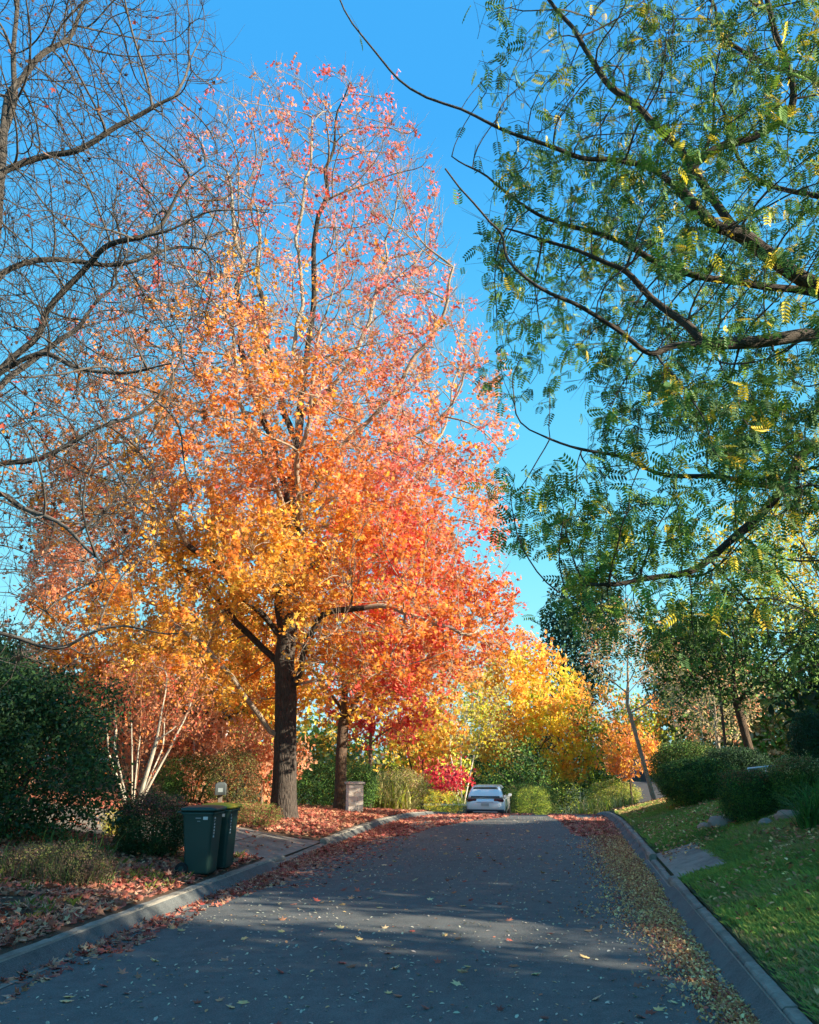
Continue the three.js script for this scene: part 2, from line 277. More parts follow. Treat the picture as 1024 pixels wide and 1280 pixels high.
// o: seeds (world polylines, the first is the trunk), crown (attractor points in the world), R, rt, leaf settings
function makeTree(o) {
  const r = rng(o.seed || 1), base = o.seeds[0][0], t = thing(o.name, o.label, o.category || 'tree', [base[0], base[1], base[2]], 0, o.group), off = V(...base);
  const N = grow({ seeds: o.seeds, attract: o.crown, step: o.step, di: o.di, dk: o.dk, up: o.up ?? .12, wob: o.wob ?? .12, seed: o.seed, iters: o.iters, every: o.every, kinks: o.kinks, minR: o.minR }); thicken(N, o.R, o.rt);
  const thick = new Wood(), thin = new Wood(), split = o.split ?? .05;
  const chain = (start, from) => {
    const P = [], R = []; if (from >= 0) { P.push(N[from].p.clone().sub(off)); R.push(Math.min(N[start].rad * 1.15, N[from].rad)); }
    let i = start; const later = [];
    for (; ;) {
      P.push(N[i].p.clone().sub(off)); R.push(N[i].rad); const k = N[i].kids; if (!k.length) break;
      const main = k.reduce((a, b) => N[a].rad >= N[b].rad ? a : b); for (const c of k) if (c !== main) later.push([c, i]); i = main;
    }
    if (from < 0) { // root flare on the trunk
      const P0 = P[0].clone(); P.unshift(V(P0.x, P0.y - .35, P0.z)); R.unshift(R[0]);
      for (let q = 0; q < P.length; q++) { const h = P[q].y - P0.y, fl = o.flare ?? .45; if (h < 1.4) { const b = R[q], k = fl * Math.exp(-Math.max(0, h) / .35), ph = r() * .01; R[q] = a => b * (1 + k * (.75 + .35 * Math.cos(a * 5 + .6) + .2 * Math.cos(a * 3 + 2)) + .03 * Math.cos(a * 7)); } }
      thick.tube(P, R, 16);
    } else {
      const rad = R[1]; let cut = P.length; if (rad > split) { cut = R.findIndex(x => x < split); if (cut < 0) cut = P.length; thick.tube(P.slice(0, Math.min(P.length, cut + 1)), R.slice(0, cut + 1), rad > .1 ? 9 : 6); cut = Math.max(0, cut); if (cut < P.length - 1) thin.tube(P.slice(cut), R.slice(cut), 5); }
      else thin.tube(P, R, rad > .03 ? 5 : rad > .012 ? 4 : 3);
    }
    later.forEach(l => chain(...l));
  };
  chain(0, -1);
  // twigs and leaves
  const L = o.leaf, copies = L && new Copies(), tw = o.twig || { n: 0 }, q = V(), d = V();
  const leafAt = (p, k) => { const n = L.per(p, k, r), m = Math.floor(n) + (r() < n % 1 ? 1 : 0); for (let i = 0; i < m; i++) { const sp = L.spread ?? .1, s = L.size * (1 - (L.vary ?? .7) / 2 + (L.vary ?? .7) * r()), x = p.x + (r() - .5) * 2 * sp, y = p.y + (r() - .5) * 2 * sp - sp * .3, z = p.z + (r() - .5) * 2 * sp; copies.add(x - off.x, y - off.y, z - off.z, s, (r() - .5) * 2.4, r() * 6.28, (r() - .5) * 2.4 - (L.droop ?? .4), L.color(V(x, y, z), r)); } };
  N.forEach((n, i) => {
    if (n.parent < 0) return;
    if (n.tip <= (tw.tip ?? 5) && n.rad < (tw.maxR ?? .03)) {
      const par = N[n.parent].p; d.copy(n.p).sub(par).normalize();
      for (let k = 0; k < tw.n; k++) if (r() < (tw.p ?? 1)) {
        const len = tw.len * (.5 + r()), v = d.clone().multiplyScalar(tw.fwd ?? .6).add(V(r() - .5, r() - .5 + (tw.up ?? .2), r() - .5).multiplyScalar(1.6)).normalize(), p0 = n.p.clone().lerp(par, r()), mid = p0.clone().addScaledVector(v, len * .5).add(V((r() - .5) * len * .15, len * .04, (r() - .5) * len * .15)), end = mid.clone().addScaledVector(v, len * .5).add(V(0, len * (tw.up ?? .2) * .3, 0)), rr = Math.min(n.rad, o.rt) * .8;
        thin.tube([p0, mid, end].map(x => x.clone().sub(off)), [rr, rr * .75, rr * .35], 3);
        if (L) { leafAt(end, i); if (r() < .5) leafAt(mid, i); }
      }
    }
    if (L && n.rad < (L.maxR ?? .02)) leafAt(n.p, i);
  });
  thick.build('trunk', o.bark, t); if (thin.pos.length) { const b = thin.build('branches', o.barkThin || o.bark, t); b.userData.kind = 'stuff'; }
  if (copies && copies.m.length) copies.build('leaves', L.geo, L.mat, t);
  return t;
}
// random points inside a list of ellipsoids [cx, cy, cz, rx, ry, rz, count]
function cloud(list, seed, shell = .35) { const r = rng(seed), out = []; for (const [cx, cy, cz, rx, ry, rz, n] of list) for (let i = 0; i < n; i++) { const v = V(r() * 2 - 1, r() * 2 - 1, r() * 2 - 1), l = v.length(); if (l > 1 || l < shell * r()) { i--; continue; } out.push(V(cx + v.x * rx, cy + v.y * ry, cz + v.z * rz)); } return out; }
const C = { gold: [.92, .53, .07], amber: [.93, .43, .05], orange: [.93, .33, .06], salmon: [.9, .37, .18], pink: [.86, .25, .19], red: [.87, .13, .08], crimson: [.8, .06, .08], dark: [.42, .07, .04], rust: [.66, .26, .1], brown: [.26, .11, .05], tan: [.66, .48, .26], yellow: [.92, .7, .06], lime: [.52, .6, .06], green: [.13, .26, .04], deep: [.034, .095, .026], pine: [.034, .08, .044], olive: [.22, .23, .065], straw: [.64, .55, .23] };

// the big sweetgum beside the road
{
  const seeds = [
    [[-2.95, .28, -20], [-2.96, 1.44, -20], [-2.99, 2.54, -20], [-3.06, 4.46, -20], [-3.06, 6.5, -20], [-3.05, 8.65, -20], [-2.93, 10.48, -20], [-3.13, 13.38, -20], [-3.17, 15.5, -20], [-3.12, 17.63, -20], [-3.06, 19, -20], [-3.04, 20.4, -20]],
    [[-3.24, 2.08, -20], [-3.58, 2.58, -19.7], [-3.93, 3.18, -19.4], [-4.8, 4.19, -19.1], [-5.23, 4.58, -18.8], [-5.7, 5, -18.5]],
    [[-3.26, 3.3, -20], [-3.43, 3.91, -20.17], [-4.16, 4.65, -20.33], [-4.82, 5.41, -20.5], [-5.42, 6.07, -20.67], [-6.21, 6.65, -20.83], [-7.42, 7.62, -21]],
    [[-3.21, 4.46, -20], [-3.76, 5.12, -19.75], [-4.36, 5.67, -19.5], [-5, 6.44, -19.25], [-5.47, 6.95, -19], [-6.04, 8.02, -18.75], [-6.84, 8.97, -18.5]],
    [[-3.06, 6.5, -20], [-2.41, 7.73, -19.83], [-1.71, 8.39, -19.67], [-1.16, 9.1, -19.5], [-.19, 9.54, -19.33], [.78, 9.91, -19.17], [1.44, 11.24, -19]],
    [[-3.02, 10.48, -20], [-2.68, 10.8, -20.3], [-2.14, 11.71, -20.6], [-1.35, 13.51, -20.9], [-.87, 15.41, -21.2], [-.7, 17.05, -21.5]],
    [[-3.22, 8.21, -20], [-3.75, 9.93, -19.8], [-4.07, 10.62, -19.6], [-4.48, 12.41, -19.4], [-4.68, 14.68, -19.2], [-5.16, 17.18, -19]],
    [[-3.02, 9.55, -20], [-3.73, 11.86, -20.4], [-4.06, 13.17, -20.8], [-4.5, 15.16, -21.2], [-4.58, 17.2, -21.6], [-5.07, 18.8, -22]],
    [[-2.97, 11.42, -20], [-2.7, 13.69, -19.68], [-2.63, 15.78, -19.35], [-2.27, 17.64, -19.02], [-1.99, 19.31, -18.7]],
    [[-3.03, 3, -20], [-2.72, 3.45, -19.7], [-2.4, 4.29, -19.3], [-1.91, 4.86, -18.75], [-.77, 4.97, -18.33], [.32, 4.72, -17.92], [1.18, 4.3, -17.5]],
    [[-3.07, 6.08, -20], [-1.92, 6.59, -20.4], [-.69, 7.57, -20.8], [.4, 9.3, -21.2], [1.02, 11.17, -21.6], [1.53, 13.45, -22]],
    [[-3.05, 8.21, -20], [-1.71, 9.4, -19.6], [-.67, 10.58, -19.2], [.38, 11.96, -18.8], [.91, 12.48, -18.4], [1.09, 13.85, -18]],
    [[-3.06, 5.6, -20], [-2.9, 6.6, -19.2], [-2.6, 7.8, -18], [-2.4, 9, -17], [-2.2, 10.6, -16.4]],
    [[-3.06, 7.2, -20], [-3.3, 8.2, -18.8], [-3.9, 9.6, -17.6], [-4.2, 11.4, -16.8]],
    [[-3.06, 5, -20], [-3.3, 6.4, -21.4], [-3.5, 8, -23], [-3.8, 9.8, -24.2]],
    [[-3.06, 7.8, -20], [-2.4, 9.4, -21.6], [-1.8, 11.4, -23], [-1.4, 13.4, -23.8]],
  ];
  const prof = [[2.4, 0], [3.1, 4.4], [4.2, 5.6], [6.2, 6.2], [8.5, 6.3], [10.8, 6.1], [13, 5.7], [15.2, 5.3], [17.4, 4.8], [19.2, 3.8], [20.5, 2.2], [21.3, 0]];
  const radius = h => { for (let k = 0; k + 1 < prof.length; k++) if (h <= prof[k + 1][0]) return lerp(prof[k][1], prof[k + 1][1], (h - prof[k][0]) / (prof[k + 1][0] - prof[k][0])); return 0; };
  const r = rng(42), crown = [];
  while (crown.length < 15000) {
    const x = (r() * 2 - 1) * 6.6, z = (r() * 2 - 1) * 6, y = 2.5 + r() * 20.4, R = radius(y) * (.86 + .3 * fbm(Math.atan2(z, x) * 1.4 + 9, y * .35, 3)), q = Math.hypot(x, z * 1.1);
    if (q > R || (y < 5.2 && q < 1.4) || (y < 4.8 && x < .6 && x > -1.1 && z > 0)) continue;
    if (y < 3 && x > 0 && q < 3) continue;
    if (x > 0 && q > R * (y > 5 ? .86 : .93)) continue;
    if (fbm(x * .45 + 20, y * .45, z * .45) < .4) continue;
    crown.push(V(x - 3.0, y, z - 20));
  }
  const color = (p, r) => {
    const x = p.x + 3, h = p.y, n = fbm(p.x * .5, p.y * .5, p.z * .5) + (r() - .5) * .3, right = sstep(.4, 3.2, x + (n - .5) * 3);
    let c;
    if (h > 12.5 + (n - .5) * 5) c = n > .62 ? C.salmon : n > .42 ? C.pink : C.red;
    else if (h > 7.5 + (n - .5) * 3) c = r() < right * .75 ? (n > .5 ? C.pink : C.salmon) : n > .58 ? C.amber : n > .45 ? C.salmon : C.orange;
    else if (r() < right) c = x > 3.3 && h < 6.5 ? (n > .55 ? C.orange : n > .46 ? C.red : C.rust) : n > .56 ? C.orange : n > .4 ? C.red : C.crimson;
    else c = x < -3.4 ? (n > .55 ? C.amber : n > .42 ? C.rust : C.salmon) : n > .5 ? C.gold : n > .36 ? C.amber : C.orange;
    return vary(c, r, .28);
  };
  makeTree({
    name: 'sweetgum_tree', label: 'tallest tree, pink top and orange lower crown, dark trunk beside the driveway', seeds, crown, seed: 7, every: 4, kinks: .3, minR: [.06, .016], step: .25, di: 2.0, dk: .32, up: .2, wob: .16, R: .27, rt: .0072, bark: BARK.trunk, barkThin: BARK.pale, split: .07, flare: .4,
    twig: { n: 3, len: .42, tip: 6, maxR: .014, up: .5, p: .62 },
    leaf: { geo: gumSpray, mat: autumnLeaf, size: .2, maxR: .0165, spread: .1, color, per: (p, k, r) => { const h = p.y, x = p.x + 3, cl = fbm(p.x * .8, p.y * .8, p.z * .8 + 40); let d = h > 13 ? .42 : h > 10 ? lerp(.95, .42, (h - 10) / 3) : h > 7.5 ? lerp(2.4, 1.05, (h - 7.5) / 2.5) : 2.4; if (x < -3) d *= .8; if (h > 19) d *= 1.5; if (h > 11.5) d *= lerp(1, .5, sstep(11.5, 14, h)); return d * .56 * clamp((cl - .38) * 6.5, .06, 2); } },
  });
}
// the street tree behind it, its trunk by the pillar
{
  const y0 = groundY(-2.1, -26), T = [[-2.1, y0, -26], [-2.12, 1.6, -26], [-2.05, 3.2, -26], [-2.1, 5, -26.1], [-2, 7.5, -26.2], [-2, 10, -26.2]];
  makeTree({
    name: 'sweetgum_tree', label: 'brown trunked autumn tree with golden orange leaves, standing beside the cream pillar', seeds: [T, [[-2.08, 2.6, -26], [-1.2, 4, -25.6], [.2, 4.8, -25.2], [1.4, 5.2, -25]], [[-2.05, 3, -26], [-3.2, 4.4, -26.3], [-4.4, 5.4, -26.6]]],
    crown: cloud([[-1, 5.2, -25.6, 3.6, 2.7, 3, 900], [-2.4, 8, -26, 3, 3, 3, 500], [.6, 4.4, -25.4, 2.3, 1.7, 2.2, 400]], 12), seed: 12, step: .3, di: 2, dk: .5, R: .3, rt: .007, bark: BARK.brown, barkThin: BARK.twig,
    twig: { n: 2, len: .4, tip: 5, p: .6 }, leaf: { geo: star, mat: autumnLeaf, size: .19, maxR: .02, spread: .18, per: () => 1.9, color: (p, r) => vary(p.x > .8 && p.y > 4.6 ? pick([C.orange, C.red, C.salmon, C.amber], r) : pick([C.gold, C.amber, C.gold, C.yellow, C.orange], r), r) },
  });
}
// the near tree on the right, feather leaves, trunk outside the picture
{
  const seeds = [
    [[7.2, groundY(7.2, -9.8), -9.8], [7.15, 2.6, -9.8], [7.05, 4.2, -9.75], [6.8, 5.6, -9.7], [6.85, 7.4, -9.8], [6.9, 9.4, -9.8], [7, 11.6, -10], [7.1, 13.4, -10.2]],
    [[6.82, 5.8, -9.7], [6.3, 7.3, -9.4], [5.41, 7.76, -9.3], [4.86, 7.99, -9.2], [4.29, 8.33, -9.1], [3.95, 8.35, -9], [3.53, 8.89, -8.9], [3.18, 9.1, -8.8], [2.64, 9.14, -8.7], [2.18, 9.11, -8.6], [1.75, 9.18, -8.5], [1.31, 9.34, -8.4], [.89, 9.53, -8.3], [.08, 9.91, -8.2], [-.43, 10.38, -8.1], [-.89, 11.05, -8]],
    [[6.8, 5.4, -9.7], [6.08, 6.67, -9.2], [5.17, 6.81, -9.08], [4.58, 6.64, -8.96], [4.09, 6.49, -8.84], [3.64, 6.4, -8.71], [3.19, 6.32, -8.59], [2.91, 6.19, -8.47], [2.65, 6.19, -8.35], [2.33, 6.38, -8.23], [1.93, 6.57, -8.11], [1.54, 6.71, -7.99], [1.16, 7.09, -7.86], [1.02, 7.4, -7.74], [.78, 7.53, -7.62], [.43, 8.16, -7.5]],
    [[4.29, 8.33, -9.1], [4.18, 8.63, -9.09], [3.98, 9.19, -9.08], [3.83, 9.5, -9.07], [3.51, 9.99, -9.06], [3.04, 10.43, -9.04], [2.73, 10.69, -9.03], [2.48, 11.22, -9.02], [2.25, 11.85, -9.01], [1.99, 12.51, -9]],
    [[3.53, 8.89, -8.9], [3.74, 9.12, -8.8], [4.11, 9.3, -8.7], [4.62, 9.52, -8.6], [4.92, 9.8, -8.5], [4.95, 10.07, -8.4], [4.85, 10.72, -8.3], [4.63, 11.42, -8.2]],
    [[6.83, 6.2, -9.75], [6.56, 7.4, -9.8], [5.66, 7.85, -9.77], [4.94, 7.93, -9.73], [4.18, 8.11, -9.7], [3.45, 8.26, -9.67], [2.83, 8.61, -9.63], [2.19, 8.91, -9.6], [1.68, 9.09, -9.57], [1, 9.63, -9.53], [.55, 9.99, -9.5]],
    [[3.56, 6.35, -8.6], [3.42, 6.75, -8.67], [3.08, 7.16, -8.73], [2.75, 7.53, -8.8], [2.3, 7.91, -8.87], [1.77, 8.16, -8.93], [1.34, 8.3, -9]],
    [[6.9, 4.9, -9.72], [6.37, 5.68, -10], [5.41, 5.68, -9.91], [4.77, 5.19, -9.83], [3.89, 5.25, -9.74], [3.26, 5.26, -9.66], [2.74, 5.33, -9.57], [2.1, 5.48, -9.49], [1.49, 5.66, -9.4]],
    [[6.95, 4.6, -9.75], [6.23, 5.6, -9.6], [5.25, 5.5, -9.51], [4.56, 4.93, -9.43], [4.05, 4.39, -9.34], [3.48, 3.97, -9.26], [2.68, 3.76, -9.17], [2.09, 3.6, -9.09], [1.62, 3.54, -9]],
    [[6.87, 9.2, -9.8], [6.14, 11.39, -9.7], [5.47, 11.8, -9.8], [4.86, 12.6, -9.9], [4.5, 13.7, -10]],
    [[6.86, 8.2, -9.8], [6.44, 9.6, -10.2], [5.87, 10.03, -10.4], [5.27, 10.56, -10.6], [5.15, 12.24, -10.8], [5.16, 14.16, -11]],
    [[6.8, 5.6, -9.7], [6.9, 6.8, -8.6], [7.2, 8.2, -7.2], [7.4, 9.6, -6.2]],
    [[6.85, 6.8, -9.8], [7.4, 8.2, -11], [8, 9.6, -12.4]],
  ];
  const r = rng(9), crown = cloud([[4.3, 8.4, -9.2, 3.6, 5.4, 2.4, 8200], [3.5, 4.6, -9.3, 2.6, 1.8, 1.9, 3600], [5.6, 5, -9.8, 2.4, 2, 1.6, 1500], [7.4, 9, -9.4, 3.4, 4.2, 3.4, 1200], [3, 10.5, -8.8, 2.3, 2.8, 1.6, 1200]], 9, .2).filter(p => fbm(p.x * .55 + 3, p.y * .55, p.z * .55) > .4 && !(p.z < -9.75 && p.y < 6.2 && p.x < 6.5) && !(p.x < 1.6 && p.y < 4.2) && !(p.x < .95));
  makeTree({
    name: 'pistache_tree', label: 'tree with feathery green leaves on long dark limbs reaching over the road above the lawn', seeds, crown, seed: 5, every: 3, kinks: .26, minR: [.07, .01], step: .17, di: 1.3, dk: .2, up: .05, wob: .3, R: .19, rt: .004, bark: BARK.dark, barkThin: BARK.dusk, split: .022, flare: .4,
    twig: { n: 1, len: .3, tip: 4, maxR: .016, p: .6, up: .1 },
    leaf: { geo: pinnate, mat: greenLeaf, size: .15, maxR: .0075, spread: .035, droop: .5, vary: 1.1, per: (p, k, r) => { const cl = fbm(p.x * .9, p.y * .9, p.z * .9 + 10), up = p.y > 9 ? .8 : p.y > 7 ? 1.05 : 1.55; return (p.x < .75 ? .12 : 1) * up * 1.35 * clamp((cl - .41) * 7, .03, 2) * (p.x > 4.5 && p.y > 6 ? .6 : 1); }, color: (p, r) => { const n = fbm(p.x, p.y, p.z) + (r() - .5) * .25, y = r() < .09 ? 1 : 0; return vary(y ? C.yellow : n > .6 ? [.23, .37, .045] : n > .44 ? [.12, .25, .045] : [.07, .17, .045], r, .25); } },
  });
}
// the nearly bare tree on the left, trunk outside the picture
{
  const seeds = [
    [[-5.6, groundY(-5.6, -9.3), -9.3], [-5.54, 1.3, -9.3], [-5.5, 3.04, -9.3], [-5.45, 4.99, -9.3], [-5.59, 7.19, -9.3], [-5.54, 9.16, -9.3], [-5.6, 9.81, -9.3], [-5.89, 12.56, -9.3], [-6.12, 14.49, -9.3]],
    [[-5.52, 5.09, -9.3], [-5.15, 6.33, -9.19], [-4.74, 6.74, -9.08], [-4.6, 7.11, -8.97], [-4.13, 7.59, -8.86], [-3.84, 7.83, -8.74], [-3.48, 7.93, -8.63], [-3.04, 7.97, -8.52], [-2.51, 8.19, -8.41], [-1.72, 8.16, -8.3]],
    [[-3.29, 8.16, -8.8], [-3.13, 8.44, -8.7], [-2.95, 8.65, -8.6], [-2.58, 8.86, -8.5]],
    [[-5.61, 8.02, -9.3], [-5.67, 9.2, -9.25], [-5.08, 9.67, -9.2], [-4.7, 9.76, -9.15], [-4.15, 10.13, -9.1], [-3.7, 10.37, -9.05], [-3.21, 10.52, -9]],
    [[-5.6, 9.81, -9.3], [-5.78, 10.92, -9.44], [-5.69, 11.51, -9.58], [-5.5, 12.13, -9.72], [-5.32, 12.5, -9.86], [-5.16, 13.37, -10]],
    [[-5.59, 7.19, -9.3], [-5.55, 8, -9.44], [-4.89, 8.33, -9.58], [-4.18, 8.37, -9.72], [-3.65, 8.56, -9.86], [-3.02, 8.76, -10]],
    [[-5.47, 5.41, -9.3], [-5.16, 6.2, -9.16], [-4.69, 6.5, -9.02], [-4.02, 6.34, -8.88], [-3.38, 6.19, -8.74], [-2.81, 6.23, -8.6]],
    [[-5.42, 4.78, -9.3], [-5.03, 5.21, -9.28], [-4.45, 5.34, -9.27], [-4.06, 5.44, -9.25], [-3.78, 5.64, -9.23], [-3.22, 6.07, -9.22], [-2.86, 6.56, -9.2]],
    [[-5.43, 2.86, -9.3], [-4.68, 3.04, -9.2], [-3.99, 2.94, -9.1], [-3.57, 3.08, -9], [-3.02, 3.13, -8.9], [-2.54, 3.11, -8.8]],
    [[-5.43, 4.4, -9.3], [-4.87, 4.79, -9.08], [-4.34, 4.44, -8.85], [-3.75, 4.1, -8.62], [-3.27, 3.69, -8.4]],
    [[-5.5, 3.6, -9.3], [-6.4, 5, -9.8], [-7.6, 6.6, -10.4]], [[-5.5, 6, -9.3], [-5.2, 7.6, -10.6], [-4.8, 9.2, -11.6]], [[-5.45, 2.5, -9.3], [-4.9, 2.6, -8.8], [-4.5, 2.2, -8.4], [-4.3, 1.8, -8.1]],
  ];
  const crown = cloud([[-5.1, 9.2, -9.4, 2.7, 5.6, 2.3, 8500], [-4.6, 5.2, -9, 2.2, 2.8, 1.6, 3400], [-4.2, 8.2, -8.8, 2.4, 1.8, 1.2, 1200]], 23, .2).filter(p => fbm(p.x * .6 + 8, p.y * .6, p.z * .6) > .38);
  makeTree({
    name: 'bare_tree', label: 'nearly bare tree with thin grey branches arching over the left verge', seeds, crown, seed: 23, every: 3, kinks: .2, minR: [.03, .007], step: .17, di: 1.5, dk: .18, up: .16, wob: .16, R: .125, rt: .0046, bark: BARK.slategrey, barkThin: BARK.ash, split: .03,
    twig: { n: 2, len: .34, tip: 4, maxR: .014, p: .6, up: .3 },
    leaf: { geo: star, mat: autumnLeaf, size: .075, maxR: .006, spread: .07, per: (p, k, r) => { const cl = fbm(p.x * 1.6, p.y * 1.6, p.z * 1.6 + 4); return (p.y < 6 ? .2 : .07) * (cl > .58 ? 1.6 : .3); }, color: (p, r) => vary(r() < .04 ? C.red : pick([C.brown, C.brown, C.dark, [.12, .06, .035]], r), r) },
  });
}
// ---- the rest of the trees: trunk line, crown ellipsoids
const spray = leafClump(11, 3, .3), spraySmall = leafClump(14, 4, .24), starSpray = leafClump(9, 6, .42, star), fineSpray = leafClump(22, 8, .17), strap = (() => { const pos = [], idx = []; for (let k = 0; k < 4; k++) { const t = k / 3, w = .022 * (1 - t * .9); pos.push(.55 * t * t, t * (1 - .25 * t * t), -w, .55 * t * t, t * (1 - .25 * t * t), w); if (k < 3) { const o = k * 2; idx.push(o, o + 1, o + 2, o + 1, o + 3, o + 2); } } return geoOf(pos, idx); })();
function tree(name, label, x, z, trunkTop, crown, o = {}) {
  const y0 = o.y0 ?? groundY(x, z), lx = o.lean?.[0] || 0, lz = o.lean?.[1] || 0, h = trunkTop, T = [[x, y0, z], [x + lx * .35, y0 + h * .35, z + lz * .35], [x + lx * .7, y0 + h * .7, z + lz * .7], [x + lx, y0 + h, z + lz]];
  const seeds = [T], r = rng((o.seed || 1) * 31);
  for (let k = 1; k < (o.stems || 1); k++) { const a = k / o.stems * 6.28 + r(), s = o.fan ?? .35; seeds.push([[x + .04 * Math.cos(a), y0 + .15, z + .04 * Math.sin(a)], [x + h * s * .45 * Math.cos(a), y0 + h * .5, z + h * s * .45 * Math.sin(a)], [x + h * s * Math.cos(a), y0 + h * (.9 + .2 * r()), z + h * s * Math.sin(a)]]); }
  const pts = cloud(crown.map(([cx, cy, cz, rx, ry, rz, n]) => [x + cx, y0 + cy, z + cz, rx, ry, rz, n]), (o.seed || 1) * 7 + 1, o.shell ?? .3);
  return makeTree({
    name, label, group: o.group, category: o.category, seeds, crown: pts, seed: o.seed || 1, step: o.step ?? .4, di: o.di ?? 3, dk: o.dk ?? .6, R: o.R ?? .15, rt: o.rt ?? .008, up: o.up, wob: o.wob ?? .2, bark: o.bark || BARK.brown, barkThin: o.barkThin || o.bark || BARK.twig, split: o.split ?? .05, flare: o.flare ?? .3,
    twig: { n: o.twigs ?? 1, len: o.twigLen ?? .45, tip: 4, p: .7, maxR: .04, up: .3 },
    leaf: o.per === 0 ? null : { geo: o.geo || spray, mat: o.mat || autumnLeaf, size: o.size ?? .45, maxR: o.leafR ?? .03, spread: o.spread ?? .25, per: o.perFn || (() => o.per ?? 1), color: o.color || ((p, r) => vary(pick(o.colors, r), r)) },
  });
}
// left side
tree('maple_tree', 'small red leaved tree with a slim pale trunk beyond the cream pillar', -1.4, -30, 2.2, [[.5, 3.6, 0, 2.3, 1.7, 1.8, 260], [-.6, 4.6, 0, 1.7, 1.4, 1.5, 120]], { seed: 31, R: .13, bark: BARK.twig, geo: starSpray, colors: [C.red, C.crimson, C.salmon, C.orange, C.red], per: 1.5, size: .42 });
tree('maple_tree', 'orange and yellow leaved tree with a dark forked trunk before the crimson shrub', .55, -35, 2, [[.1, 3.3, 0, 1.9, 1.5, 1.5, 200], [.6, 2.6, .3, 1.2, .9, 1, 80]], { seed: 32, R: .16, stems: 3, fan: .3, bark: BARK.dark, geo: starSpray, colors: [C.gold, C.orange, C.amber, C.yellow], per: 1.4, size: .42 });
tree('maple_shrub', 'bright crimson leaved shrub beside the pale multi stemmed tree', 1.5, -43, 1.1, [[0, 1.7, 0, 1.8, 1.1, 1.4, 160]], { category: 'shrub', seed: 33, R: .08, stems: 3, bark: BARK.dark, geo: starSpray, colors: [C.crimson, C.crimson, [.65, .03, .08]], per: 1.6, size: .4 });
tree('crape_myrtle_tree', 'pale multi stemmed tree with sparse yellow olive leaves beside the white car', 2.75, -45, 3.4, [[-.2, 5.6, 0, 2.8, 2.9, 2.2, 380], [1, 4.4, .4, 1.9, 1.4, 1.5, 150]], { seed: 34, R: .2, stems: 5, fan: .42, bark: BARK.white, barkThin: BARK.pale, split: .03, geo: spray, colors: [C.lime, C.yellow, C.yellow, C.olive, C.straw], per: .9, size: .42, twigs: 2, twigLen: .7 });
tree('plane_tree', 'large golden yellow tree with spreading crown behind the white car', 8.2, -54, 4, [[-.6, 7.4, 0, 4.2, 3.8, 3.6, 700], [1.6, 4.2, .6, 2.2, 1.9, 2, 260], [-2.6, 5.4, 0, 2.6, 2.6, 2.2, 300], [-1, 10.6, 0, 2, 1.8, 1.8, 140]], { seed: 35, R: .32, bark: BARK.dark, geo: starSpray, per: 1.7, size: .62, step: .5, dk: .8, color: (p, r) => { const n = fbm(p.x * .5, p.y * .5, p.z * .5) + (r() - .5) * .2; return vary(p.y > 8.2 ? (n > .5 ? C.orange : C.salmon) : n > .56 ? C.amber : n > .46 ? C.gold : n > .33 ? C.yellow : C.lime, r); } });
tree('golden_tree', 'golden leaved tree beyond the copper shrubs and the garden', -7.6, -31, 2.8, [[.6, 5, 0, 3.4, 2.4, 2.6, 420], [2.4, 3.6, .4, 2, 1.4, 1.6, 180], [-2, 4.4, 0, 2.2, 1.8, 1.8, 200]], { seed: 36, R: .2, bark: BARK.brown, geo: starSpray, colors: [C.gold, C.amber, C.gold, C.yellow, C.orange], per: 1.7, size: .46 });
tree('copper_tree', 'rust and tan leaved tree behind the dark evergreen bush', -12.5, -27, 2, [[0, 3.4, 0, 3.2, 2, 2.4, 400], [2.5, 2.8, 0, 2, 1.3, 1.8, 160]], { seed: 37, R: .2, bark: BARK.brown, geo: starSpray, colors: [C.rust, C.tan, C.salmon, C.rust], per: 1.2, size: .42 });
tree('crape_myrtle_tree', 'cream stemmed vase shaped shrub with fine rusty twigs behind the clipped round bush', -5.05, -15.6, 1.35, [[.15, 2.3, 0, 1.25, .75, 1, 520], [-.25, 1.9, 0, .95, .5, .8, 160], [.5, 1.7, .1, .8, .45, .6, 120]], { seed: 38, R: .12, rt: .004, stems: 10, fan: .4, bark: BARK.white, barkThin: BARK.rosy, split: .013, geo: oval, size: .06, step: .12, di: 1, dk: .17, leafR: .012, spread: .08, per: 1.7, twigs: 2, twigLen: .2, colors: [C.rust, C.salmon, C.salmon, C.orange, C.red], flare: 0, up: .3 });
for (const [x, z, rx, h, s, label] of [[-5.6, -22.4, 1.5, 1.9, 41, 'copper leaved arching shrub beside the letterbox'], [-4.1, -23.6, 1.2, 1.7, 42, 'copper leaved shrub beside the dark trunk of the tallest tree'], [-6.9, -21, 1.3, 2.3, 43, 'salmon brown shrub behind the cream stemmed vase shaped shrub'], [-9, -20, 1.8, 2.8, 44, 'pinkish orange shrub behind the dark evergreen bush']])
  tree('copper_shrub', label, x, z, .8, [[0, h * .72, 0, rx, h * .45, rx * .8, 150]], { category: 'shrub', seed: s, R: .05, rt: .005, stems: 5, fan: .6, bark: BARK.twig, geo: starSpray, colors: [C.salmon, C.rust, [.8, .42, .24], [.7, .36, .2]], per: 1.7, size: .25, step: .22, di: 2, dk: .3, spread: .2, group: 'copper shrubs in the garden' });
